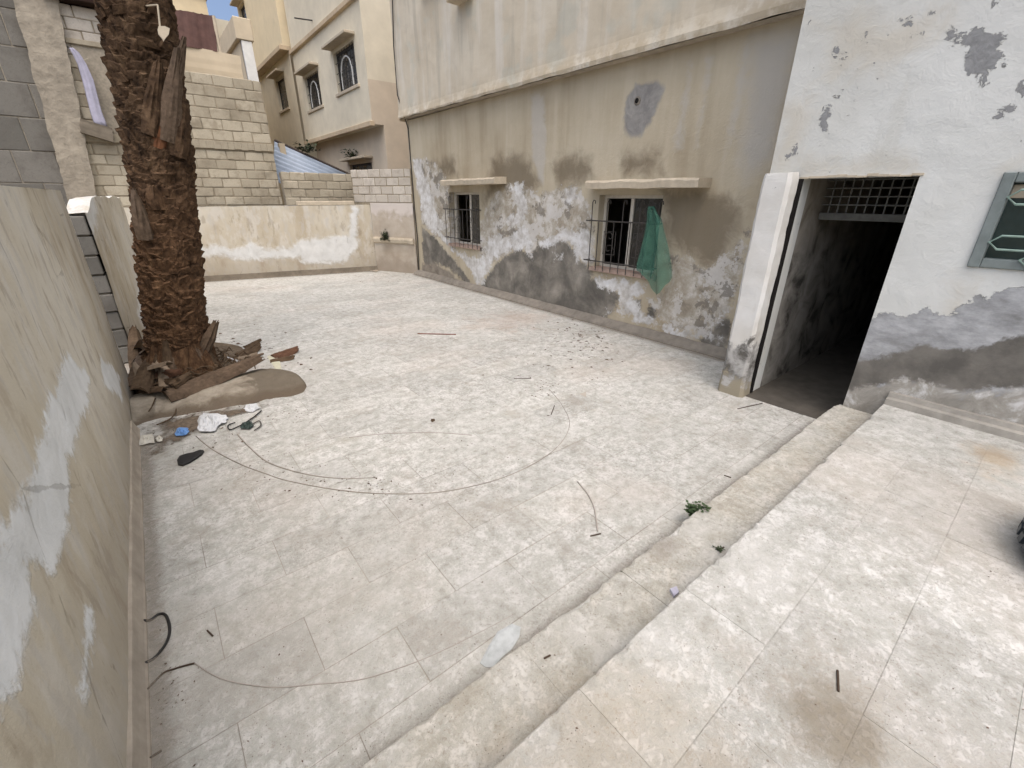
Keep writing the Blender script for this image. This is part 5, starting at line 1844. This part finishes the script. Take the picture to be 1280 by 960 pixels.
# pale trowel-shaped tag hanging on a cord
qv = [py(x, y, 5.42) for x, y in ((197, 6), (200, 34))]
tg_ = MB().tube(qv, 0.007, 5).build('cord', CANOPY)
hv = [py(x, y, 5.42) for x, y in ((198, 33), (206, 33), (212, 36), (211, 43), (206, 49), (204.5, 52), (203, 49), (198, 43), (197, 37))]
vs = [(p[0], p[1] - 0.012, p[2]) for p in hv] + [(p[0], p[1] + 0.012, p[2]) for p in hv]
n = len(hv)
bl = mesh_obj('blade', vs, [tuple(range(n))[::-1], tuple(range(n, 2 * n))] + [(i, (i + 1) % n, n + (i + 1) % n, n + i) for i in range(n)], CANOPY)
root = thing('hanging_tag', 'small pale pointed tag hanging on a cord from the palm trunk', 'tag', tuple(qv[1]))
for o in (tg_, bl):
    o.parent = root
    o.matrix_parent_inverse = parent_inv(root)
# knot ties it to the trunk
MB().tube([qv[0], (ax(qv[0][2])[0] + 0.05, 5.72, qv[0][2] + 0.05)], 0.007, 5).build('cord', CANOPY, root)

# ------------------------------------------------------------------ planter kerb, soil, litter round the palm
def kerb():
    fr_ = [pz(x, y) for x, y in ((160, 560), (170, 534), (230, 520), (300, 508), (350, 500), (376, 493), (384, 485))]
    bk_ = [pz(x, y) for x, y in ((168, 498), (180, 494), (230, 482), (290, 472), (330, 464), (364, 466), (382, 479))]
    fr_ = [np.array(p) for p in smooth_pts(fr_, 6)]
    bk_ = [np.array(p) for p in smooth_pts(bk_, 6)]

    def samp(P_, t):
        f = t * (len(P_) - 1)
        i = min(len(P_) - 2, int(f))
        return P_[i] + (P_[i + 1] - P_[i]) * (f - i)
    n, mm = 70, 20
    vs, fs = [], []
    for i in range(n + 1):
        t = i / n
        a, c = samp(fr_, t), samp(bk_, t)
        hh = 0.115 * min(1.0, (1 - t) * 4.0 + 0.01) ** 0.55
        for j in range(mm + 1):
            s = j / mm
            p = a + (c - a) * s
            z = hh * (math.sin(math.pi * min(1, max(0, s) ** 1.5))) ** 0.75
            z += (0.014 * mnoise.noise(Vector((p[0] * 5, p[1] * 5, 3))) + 0.007 * mnoise.noise(Vector((p[0] * 17, p[1] * 17, 3)))) * (1 if 0 < j < mm else 0)
            vs.append((max(p[0], XL + 0.0), p[1] + 0.012 * mnoise.noise(Vector((p[0] * 4, s, 8))), z - 0.008))
    for i in range(n):
        for j in range(mm):
            a = i * (mm + 1) + j
            fs.append((a, a + mm + 1, a + mm + 2, a + 1))
    o = mesh_obj('planter_kerb', vs, fs, KERB, None, True)
    tag(o, 'rounded cement kerb running from the left wall past the palm', 'kerb')


def mat_kerb():
    m = M('kerb_cement', 0.92, 0.15)
    med = m.noise(5, 5, 0.6, dist=0.4)
    c = m.ramp(m.noise(9, 5, 0.62), [(0.3, srgb(134, 125, 111)), (0.7, srgb(174, 165, 150))])
    xx = m.math('MULTIPLY_ADD', m.math('SUBTRACT', med, 0.5), 0.9, m.sep(0))
    c = m.mix(m.step(xx, 0.35, 0.5, 0, 0.85), c, srgb(106, 97, 84))
    zz = m.math('MULTIPLY_ADD', m.math('SUBTRACT', med, 0.5), 0.1, m.sep(2))
    c = m.mix(m.step(zz, 0.055, 0.02, 0, 0.85), c, srgb(104, 92, 78))
    m.color(c)
    m.bump(m.math('ADD', med, m.noise(40, 6, 0.75)), 0.9, 0.022)
    return m.m


KERB = mat_kerb()
kerb()


def patch(name, pix, h, mat, label, seed, kind=None, cat=None, zbase=0.003):
    """low uneven spread of soil: outline from ground pixels"""
    pts = [pz(x, y)[:2] for x, y in pix]
    c = np.mean(pts, axis=0)
    vs = []
    rings = 9
    m_ = len(pts) * 4
    for r in range(rings + 1):
        for i in range(m_):
            f = i / 4
            k0 = int(f) % len(pts)
            k1 = (k0 + 1) % len(pts)
            e = pts[k0] + (pts[k1] - pts[k0]) * (f - int(f))
            t = r / rings
            p = c + (e - c) * t * (1 + 0.09 * mnoise.noise(Vector((i * 0.9, r, seed))))
            z = zbase + h * (1 - t ** 2.2) * (0.55 + 0.9 * abs(mnoise.noise(Vector((p[0] * 7, p[1] * 7, seed)))))
            if r == rings:
                z = -0.004
            vs.append((max(p[0], XL + 0.005), p[1], z))
    fs = []
    for r in range(rings):
        for i in range(m_):
            j = (i + 1) % m_
            fs.append((r * m_ + i, r * m_ + j, (r + 1) * m_ + j, (r + 1) * m_ + i))
    o = mesh_obj(name, vs, fs, mat, None, True)
    at = o.data.attributes.new('edge', 'FLOAT', 'POINT')
    at.data.foreach_set('value', [(i // m_) / rings for i in range(len(vs))])
    if kind:
        tag(o, label, None, None, kind)
    else:
        tag(o, label, cat)
    return o


patch('soil', [(166, 500), (230, 488), (300, 474), (325, 452), (300, 432), (255, 425), (200, 425), (150, 430), (120, 450)], 0.10, SOIL, 'dark soil round the palm foot', 3.0, 'stuff')
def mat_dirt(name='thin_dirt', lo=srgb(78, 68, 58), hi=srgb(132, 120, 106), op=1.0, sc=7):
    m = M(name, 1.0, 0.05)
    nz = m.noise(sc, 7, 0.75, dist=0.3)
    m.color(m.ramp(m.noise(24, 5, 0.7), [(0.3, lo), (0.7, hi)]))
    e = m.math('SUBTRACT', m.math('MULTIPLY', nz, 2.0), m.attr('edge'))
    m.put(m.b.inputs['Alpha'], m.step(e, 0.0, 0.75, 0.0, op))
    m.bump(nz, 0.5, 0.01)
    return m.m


DIRTM = mat_dirt()
DUST_SHADE = mat_dirt('pale_dust_and_shade', srgb(120, 110, 97), srgb(160, 151, 138), 0.45, 11)  # dusty tone, also painted contact shade at wall and step feet


def dust_shade_strip(pts, w, label, seed, z):
    """ragged dusty band, also painted contact shade, along the foot of a wall or riser; pts on the edge, w reaches out over the floor"""
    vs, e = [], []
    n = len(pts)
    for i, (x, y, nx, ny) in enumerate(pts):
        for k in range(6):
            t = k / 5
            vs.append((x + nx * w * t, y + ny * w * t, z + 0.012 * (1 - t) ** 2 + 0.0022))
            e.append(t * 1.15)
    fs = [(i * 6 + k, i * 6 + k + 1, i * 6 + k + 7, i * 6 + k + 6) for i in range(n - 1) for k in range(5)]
    o = mesh_obj('dust_shade', vs, fs, DUST_SHADE, None, True)
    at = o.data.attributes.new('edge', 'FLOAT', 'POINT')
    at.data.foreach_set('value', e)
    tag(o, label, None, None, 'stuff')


patch('dirt', [(174, 580), (205, 566), (250, 540), (300, 520), (345, 506), (330, 500), (260, 512), (200, 522), (172, 532)], 0.010, DIRTM, 'dark dirt along the foot of the kerb', 5.0, 'stuff')


def husk(pix, h, mat, label, cat='husk', name='palm_husk', lift=0.0, width=None):
    """dry curved frond base lying on the ground"""
    a, c = pz(*pix[0], lift + h * 0.35), pz(*pix[-1], lift + h * 0.7)
    o = boot(a, c, width or 0.1, 0.03, mat, None, name, curl=0.35, bend=0.10, seed=pix[0][0] * 0.37, face=(0.1, -0.35, 1.0), tip=0.55)
    tag(o, label, cat)
    return o


husk([(206, 492), (250, 478), (290, 470), (318, 462), (326, 452)], 0.09, STUBM, 'long grey-brown frond base lying along the kerb', lift=0.11, width=0.12)
husk([(342, 446), (356, 444), (372, 436)], 0.06, REDB, 'curled red-brown bark piece lying clear of the palm', 'bark', 'bark_piece', width=0.09)
husk([(338, 452), (352, 451), (368, 447)], 0.03, DRYD, 'dark husk sliver under the red-brown bark piece', width=0.06)
husk([(296, 446), (310, 438), (324, 432)], 0.07, DRYD, 'dark husk beside the right of the palm foot', width=0.10)
husk([(286, 452), (304, 448), (322, 444)], 0.06, DRYF, 'grey husk between palm foot and long frond base', width=0.08)
husk([(306, 434), (316, 429), (326, 426)], 0.03, DRYD, 'thin husk pointing away behind the palm foot', width=0.04)
pile = [((150, 476), (168, 408), 0.10, 0.30, DRYD), ((158, 490), (182, 440), 0.11, 0.22, STUBM), ((176, 492), (196, 438), 0.09, 0.24, DRYD), ((196, 492), (200, 442), 0.08, 0.26, DRYF),
        ((208, 490), (206, 446), 0.06, 0.22, DRYF), ((164, 470), (210, 452), 0.06, 0.30, DRYF), ((170, 484), (222, 474), 0.07, 0.12, DRYD), ((158, 460), (190, 430), 0.10, 0.34, STUBM),
        ((182, 476), (226, 462), 0.07, 0.16, REDB), ((150, 452), (176, 424), 0.07, 0.36, DRYF), ((186, 490), (168, 452), 0.06, 0.20, DRYF), ((216, 488), (238, 466), 0.05, 0.12, DRYD),
        ((168, 494), (204, 484), 0.07, 0.10, DRYD), ((204, 478), (186, 446), 0.06, 0.22, DRYD)]
for i, (a, c, w, h, mt) in enumerate(pile):
    pa, pc = pz(a[0], a[1] - 6, 0.10 + 0.05 * (i % 3)), pz(c[0], c[1], h + 0.12)
    pa = (max(pa[0], XL + 0.10), pa[1], pa[2])
    pc = (max(pc[0], XL + 0.08), pc[1], pc[2])
    o = boot(pa, pc, w, 0.025, mt, None, 'palm_husk', curl=0.5, seed=60.0 + i, face=(0.3, -0.7, 0.7), tip=rnd.uniform(0.25, 0.7))
    tag(o, {DRYD: 'dark brown', STUBM: 'mid brown', DRYF: 'pale grey', REDB: 'red-brown'}[mt] + ' dry husk in the heap between palm foot and left wall', 'husk', 'husks heaped by the palm foot')

# short sticks hanging over the kerb
def stick(name, pix, r, mat, label, cat, z=None, group=None, zs=None, n=6):
    pts = []
    for i, (x, y) in enumerate(pix):
        zz = zs[i] if zs else (r if z is None else z)
        pts.append(pz(x, y, zz))
    o = MB().tube(pts, r, n).build(name, mat)
    tag(o, label, cat, group)
    return o


def wire(pix, r, mat, label, cat='wire', name='wire', rr=None, z0=0.0):
    pp = smooth_pts(pix, 6)
    rs = rr or r
    if isinstance(rs, (list, tuple)):
        rs = [rs[0] + (rs[1] - rs[0]) * i / (len(pp) - 1) for i in range(len(pp))]
    o = MB().tube([pz(x, y, z0 + (rs[i] if isinstance(rs, list) else rs)) for i, (x, y) in enumerate(pp)], rs, 6).build(name, mat, None, True)
    tag(o, label, cat)
    return o


wire([(245, 545), (266, 562), (300, 580), (332, 592), (360, 601), (420, 612), (480, 617), (550, 615), (620, 600), (670, 578), (700, 555), (712, 530), (703, 507), (688, 488)], 0.006, WIREM, 'long thin wire curving in a wide arc over the courtyard floor', rr=[0.0042, 0.0022])
wire([(297, 543), (310, 557), (332, 576), (360, 587), (395, 595), (430, 598), (470, 597)], 0.008, WIREM, 'thick dusty wire starting at the litter by the kerb', rr=[0.0065, 0.002])
wire([(436, 547), (470, 543), (510, 541), (550, 541), (590, 544)], 0.003, WIREP, 'faint pale wire inside the wide wire arc')
wire([(243, 829), (279, 849), (338, 859), (397, 855), (453, 849), (516, 829), (560, 810), (610, 785), (642, 768)], 0.005, WIREP, 'pale dusty wire bowing towards the step', rr=[0.003, 0.0012])
wire([(722, 602), (735, 618), (743, 636), (747, 664)], 0.005, WIREP, 'short pale curved wire near the step')
wire([(168, 768), (176, 775), (188, 775), (198, 768), (207, 769), (212, 785), (208, 803), (192, 823), (167, 834)], 0.0065, BLACKR, 'black bent cable sticking out from the left wall skirting', 'cable', 'cable')
wire([(214, 494), (220, 506), (219, 516), (212, 524), (196, 531)], 0.006, DRYD, 'thin dark stalk curling down over the kerb', 'stalk', 'stalk', z0=0.02)
wire([(194, 498), (190, 508), (186, 514)], 0.006, DRYD, 'short straight stalk sticking over the kerb', 'stalk', 'stalk', z0=0.09)
wire([(327, 513), (315, 523), (300, 532), (288, 537), (285, 532), (294, 528)], 0.006, BLACKR, 'dark looped cord among the litter', 'cord', 'cord', z0=0.01)
wire([(316, 530), (324, 526), (326, 532), (318, 538)], 0.005, IRON, 'small curled cord end beside the dark packet', 'cord', 'cord', z0=0.01)
wire([(183, 900), (172, 880), (200, 845), (218, 836), (243, 829)], 0.004, TWIG, 'dry root fibre lying from the left wall to the pale wire', 'root', 'root')

stick('rod', [(522, 417), (570, 418)], 0.009, simple('rusty_rod', srgb(120, 84, 72), 0.85, 0.2), 'reddish rusty rod lying far out on the floor', 'rod')
for pix, lab in [
    ([(642, 473), (664, 473)], 'short twig lying beyond the wire arc tip'), ([(689, 518), (693, 507)], 'short dark twig across the tip of the wire arc'),
    ([(738, 670), (751, 667)], 'tiny twig at the end of the short curved wire'), ([(922, 511), (953, 504)], 'dark thin stick lying before the doorway'),
    ([(1047, 838), (1048, 864)], 'dark twig lying alone on the platform'), ([(182, 951), (202, 938)], 'twig in the corner of left wall and step'),
    ([(259, 788), (266, 795)], 'small forked twig near the black bent cable'), ([(897, 687), (905, 684)], 'small twig on the tread below the weed'),
    ([(680, 823), (688, 819)], 'tiny dark twig on the lower step tread'), ([(905, 594), (914, 597)], 'dark chip of twig at the foot of the step near the weed')]:
    zz = H2 if pix[0][0] > 1000 else (H1 if 'tread' in lab else 0.0)
    stick('twig', pix, 0.004, TWIG, lab, 'twig', z=zz + 0.004)


def leaf_shape(name, pix, z, th, mat, label, cat, dome=0.0):
    """thin flat thing lying on the floor, outline traced in floor pixels, with real thickness"""
    P_ = [pz(x, y, z) for x, y in pix]
    c = np.mean(P_, axis=0)
    n = len(P_)
    vs = [(p[0], p[1], z) for p in P_] + [(p[0], p[1], z + th) for p in P_]
    vs += [(c[0] + (p[0] - c[0]) * 0.8, c[1] + (p[1] - c[1]) * 0.8, z + th + dome) for p in P_]
    fs = [(i, (i + 1) % n, n + (i + 1) % n, n + i) for i in range(n)]
    fs += [(n + i, n + (i + 1) % n, 2 * n + (i + 1) % n, 2 * n + i) for i in range(n)]
    fs += [tuple(range(2 * n, 3 * n)), tuple(range(n))[::-1]]
    return tag(mesh_obj(name, vs, fs, mat), label, cat)


leaf_shape('shoe_sole', [(222, 577), (225, 572), (233, 569), (243, 567), (251, 564), (255.5, 565), (253, 569), (246, 574), (238, 579), (229, 583), (223, 582)], 0.002, 0.016, BLACKR, 'black loose shoe sole lying near the left wall', 'sole', 0.006)
leaf_shape('plastic_scrap', [(600, 829), (612, 806), (622, 790), (640, 780), (651, 784), (649, 797), (640, 812), (628, 822), (616, 836), (606, 834)], 0.001, 0.003, GREYP, 'pale blue-grey plastic scrap at the foot of the step', 'scrap', 0.004)
leaf_shape('tile_chip', [(837, 739), (845, 736), (848, 743), (842, 748)], H1 + 0.002, 0.018, simple('lilac_chip', srgb(182, 180, 196), 0.6, 0.3), 'lilac grey chip lying on the lower step tread', 'chip', 0.0)
leaf_shape('cloth_scrap', [(334, 446), (342, 442), (350, 450), (352, 462), (346, 464), (340, 455)], 0.002, 0.003, YELP, 'pale yellow scrap beside the red-brown bark piece', 'scrap', 0.006)


def crumple(name, pix, z, h, mat, label, cat, seed, base=None):
    """crumpled piece of plastic or paper"""
    P_ = [pz(x, y, z) for x, y in pix]
    c = np.mean(P_, axis=0)
    vs, fs = [], []
    rings, n = 6, len(P_) * 3
    for r in range(rings + 1):
        t = r / rings
        for i in range(n):
            f = i / 3
            k0, k1 = int(f) % len(P_), (int(f) + 1) % len(P_)
            e = P_[k0] + (P_[k1] - P_[k0]) * (f - int(f))
            p = c + (e - c) * t
            zz = z + 0.003 + h * (1 - t * 0.7) * (0.15 + 1.6 * abs(mnoise.noise(Vector((p[0] * 40, p[1] * 40, seed)))))
            p = p + (e - c) * 0.22 * t * mnoise.noise(Vector((i * 0.8, r * 0.6, seed)))
            vs.append((p[0], p[1], zz))
    for r in range(rings):
        for i in range(n):
            j = (i + 1) % n
            fs.append((r * n + i, r * n + j, (r + 1) * n + j, (r + 1) * n + i))
    o = mesh_obj(name, vs, fs, mat)
    o.modifiers.new('thick', 'SOLIDIFY').thickness = 0.002
    return tag(o, label, cat)


crumple('plastic_bag', [(246, 537), (250, 522), (258, 518), (272, 519), (286, 521), (284, 528), (274, 532), (268, 540), (254, 541)], 0.012, 0.07, PAPER, 'crumpled white plastic bag at the foot of the kerb', 'bag', 1.0)
crumple('tissue', [(305, 512), (308, 507), (320, 505), (325, 511), (316, 516), (308, 515)], 0.005, 0.04, PAPER, 'small crumpled white tissue near the kerb end', 'tissue', 2.0)
crumple('blue_wrapper', [(218, 543), (221, 536), (234, 536), (237, 540), (232, 545), (220, 546)], 0.012, 0.04, BLUEP, 'small blue plastic wrapper in the dirt by the kerb', 'wrapper', 3.0)
crumple('foil_wrapper', [(175, 557), (176, 545), (191, 543), (193, 554)], 0.012, 0.03, FOIL, 'square silvery wrapper against the left wall skirting', 'wrapper', 4.0)
crumple('paper_ball', [(195, 549), (199, 545), (204, 548), (203, 552), (197, 553)], 0.012, 0.03, FOIL, 'small pale paper ball beside the square silvery wrapper', 'paper', 5.0)
crumple('dark_packet', [(300, 537), (303, 530), (314, 527), (318, 533), (314, 537)], 0.008, 0.045, simple('dark_green_packet', srgb(44, 58, 54), 0.5, 0.4), 'small dark green packet near the crumpled bag', 'packet', 6.0)
o = MB().tube([pz(284, 447, 0.12), pz(292, 450, 0.125), pz(303, 453, 0.12)], 0.012, 6).build('white_stick', PAPER)
tag(o, 'short white stick on the husks beside the palm', 'stick')
crumple('stone_lump', [(463, 339), (466, 332), (472, 332), (475, 338), (470, 341)], 0.0, 0.10, CEMENT, 'grey lump of rubble in the far corner', 'rubble', 7.0)


dust_shade_strip([(XF - 0.135, 2.0 + 8.9 * i / 80, -1, 0) for i in range(81)], 0.16, 'dusty painted contact shade along the foot of the tan building', 1, 0.0)
dust_shade_strip([(-0.45 + 5.05 * i / 60, Y2 - 0.012, 0, 1) for i in range(61)], 0.09, 'dusty painted contact shade in the inner corner of the lower step', 2, H1)
dust_shade_strip([(XL + 0.045, 1.05 + 3.4 * i / 40, 1, 0) for i in range(41)], 0.12, 'dusty painted contact shade along the foot of the left wall', 3, 0.0)
dust_shade_strip([(-0.4 + 5.2 * i / 50, float((FP0 + fu * (0.2 + 5.2 * i / 50 / fu[0]))[1]) - 0.08, 0, -1) for i in range(51)], 0.25, 'dusty painted contact shade along the foot of the far wall', 4, 0.0)
dust_shade_strip([(-0.45 + 4.9 * i / 60, Y1 - 0.004, 0, 1) for i in range(61)], 0.16, 'dusty painted contact shade at the foot of the lower step', 5, 0.0)

# ------------------------------------------------------------------ weeds
def weed(name, c, r, n, mat, label, h=0.1, size=0.03, droop=0.0):
    t = thing(name, label, 'weed', c)
    st = MB()
    lf = MB()
    for i in range(n):
        a, rr = rnd.uniform(0, 6.28), r * math.sqrt(rnd.random())
        tip = Vector((c[0] + rr * math.cos(a), c[1] + rr * math.sin(a), c[2] + h * rnd.uniform(0.25, 1.0) - droop * rr))
        st.tube([Vector(c), Vector(c).lerp(tip, 0.5) + Vector((0, 0, 0.01)), tip], 0.0018, 4)
        for k in range(4):
            p = Vector(c).lerp(tip, 0.45 + 0.18 * k)
            d = Vector((rnd.uniform(-1, 1), rnd.uniform(-1, 1), rnd.uniform(-0.3, 0.6))).normalized()
            s = d.cross(Vector((0, 0, 1))).normalized() * size * 0.38
            L = size * rnd.uniform(0.7, 1.3)
            lf.add([p, p + d * L * 0.5 + s, p + d * L, p + d * L * 0.5 - s], [(0, 1, 2, 3)])
    st.build('stems', mat, t)
    lf.build('leaves', mat, t)
    return t


p = pz(868, 640, 0.10)
weed('weed', (p[0], Y1 + 0.02, 0.08), 0.06, 34, LEAFM, 'green weed growing at the nosing of the lower step', 0.10, 0.030)
p = pz(897, 688, H1)
weed('weed', (p[0], p[1], H1 - 0.002), 0.03, 7, LEAFD, 'tiny dark weed in the corner under the platform edge', 0.025, 0.016)
pB = px(490, 298, 5.2)
cB_ = SP0 + su * 0.45 + sn * 0.05
weed('ledge_bush', (cB_[0], cB_[1], lz - 0.02), 0.17, 90, LEAFD, 'small dark bush growing on the ledge of the pinkish stub', 0.30, 0.05, 0.6)
weed('canopy_weed', (XBh + 0.2, 16.5, 3.1), 0.4, 40, LEAFD, 'weeds growing on the lower canopy of the cream house', 0.3, 0.09)
p = py(385, 186, 15.2)
weed('roof_weed', (p[0], 15.3, p[2] - 0.1), 0.4, 50, LEAFD, 'leafy weeds showing over the blue roof ridge', 0.3, 0.09)

# ------------------------------------------------------------------ old tyre lying at the right of the platform
def tyre():
    p = pz(1267, 738, H2 + 0.09)
    rh = Vector((RM[0, 0], RM[1, 0], 0)).normalized()
    R0 = 0.50
    c = Vector((p[0], p[1], 0)) + rh * (R0 + 0.27)
    root = thing('tyre', 'dark rubber tyre lying flat on the platform', 'tyre', (c.x, c.y, H2))
    prof = [(0.19, 0.03), (0.20, 0.012), (0.25, 0.0), (0.30, 0.008), (0.325, 0.035), (0.33, 0.09), (0.325, 0.145), (0.30, 0.172), (0.25, 0.18), (0.20, 0.168), (0.19, 0.15), (0.21, 0.12), (0.29, 0.10), (0.29, 0.08), (0.21, 0.06)]
    prof = [(r * 1.515, z * 1.35) for r, z in prof]
    n, k = 64, len(prof)
    vs = [(c.x + r * math.cos(2 * math.pi * i / n), c.y + r * math.sin(2 * math.pi * i / n), H2 + z) for i in range(n) for r, z in prof]
    fs = [(i * k + j, i * k + (j + 1) % k, ((i + 1) % n) * k + (j + 1) % k, ((i + 1) % n) * k + j) for i in range(n) for j in range(k)]
    mesh_obj('carcass', vs, fs, BAGM, root, True)
    tr = MB()
    for i in range(40):
        a = 2 * math.pi * i / 40
        for z0, z1, da in ((0.045, 0.085, 0.03), (0.095, 0.135, -0.03)):
            q_ = []
            for aa, zz in ((a, z0), (a + 0.09, z0), (a + 0.09 + da, z1), (a + da, z1)):
                q_.append((c.x + 0.488 * math.cos(aa), c.y + 0.488 * math.sin(aa), H2 + zz * 1.35))
            o_ = [(c.x + (x - c.x) * 1.045, c.y + (y - c.y) * 1.045, z) for x, y, z in q_]
            tr.add(q_ + o_, [(4, 5, 6, 7), (0, 1, 5, 4), (1, 2, 6, 5), (2, 3, 7, 6), (3, 0, 4, 7)])
    tr.build('tread', BAGM, root)


tyre()

# ------------------------------------------------------------------ leaf litter and grit
fl = MB()


def fleck(x, y, z, s):
    a = rnd.uniform(0, 6.28)
    d = Vector((math.cos(a), math.sin(a), 0)) * s
    e = Vector((-math.sin(a), math.cos(a), 0)) * s * rnd.uniform(0.25, 0.7)
    p = Vector((x, y, z + 0.002))
    up = Vector((0, 0, s * rnd.uniform(0.1, 0.4)))
    fl.add([p - d, p + e + up, p + d, p - e + up * 0.3], [(0, 1, 2), (0, 2, 3)])


def cluster(cx, cy, sx, sy, n, s0, s1):
    for _ in range(n):
        x, y = rnd.gauss(cx, sx), rnd.gauss(cy, sy)
        q = pz(x, y)
        if XL + 0.06 < q[0] < XF - 0.16 and 1.0 < q[1] < 12.2:
            fleck(q[0], q[1], 0.0, rnd.uniform(s0, s1))


cluster(730, 425, 26, 15, 120, 0.012, 0.034)
cluster(700, 455, 45, 22, 60, 0.006, 0.018)
cluster(682, 486, 10, 5, 22, 0.008, 0.018)
cluster(640, 430, 120, 60, 110, 0.004, 0.012)
cluster(440, 606, 50, 9, 60, 0.004, 0.014)
cluster(340, 585, 30, 14, 40, 0.004, 0.013)
cluster(375, 520, 18, 6, 50, 0.004, 0.012)
cluster(560, 600, 60, 14, 60, 0.003, 0.008)
cluster(240, 535, 45, 12, 60, 0.005, 0.02)
cluster(205, 850, 18, 30, 50, 0.003, 0.009)
cluster(560, 370, 90, 12, 40, 0.006, 0.02)
cluster(480, 345, 40, 6, 25, 0.01, 0.03)
cluster(310, 440, 34, 14, 110, 0.008, 0.035)
cluster(260, 520, 60, 10, 70, 0.004, 0.016)
for _ in range(420):
    x, y = rnd.uniform(XL + 0.08, XF - 0.2), rnd.uniform(1.05, 12)
    fleck(x, y, 0.0, rnd.uniform(0.002, 0.008))
for _ in range(150):
    fleck(rnd.uniform(XL + 0.1, XW - 0.1), rnd.uniform(-0.5, Y2 - 0.02), H2, rnd.uniform(0.0015, 0.006))
for _ in range(50):
    fleck(rnd.uniform(XL + 0.1, XW - 0.1), rnd.uniform(Y2 + 0.02, Y1 - 0.02), H1, rnd.uniform(0.0015, 0.006))
tag(fl.build('leaf_litter', FLECK), 'scattered dry leaf flecks and grit over the stone floor', None, None, 'stuff')
q = pz(541, 526)
crumple('dung_lump', [(538, 527), (539, 524), (543, 524), (544, 526), (541, 528)], 0.0, 0.02, DRYD, 'small dark lump lying inside the wide wire arc', 'lump', 9.0)
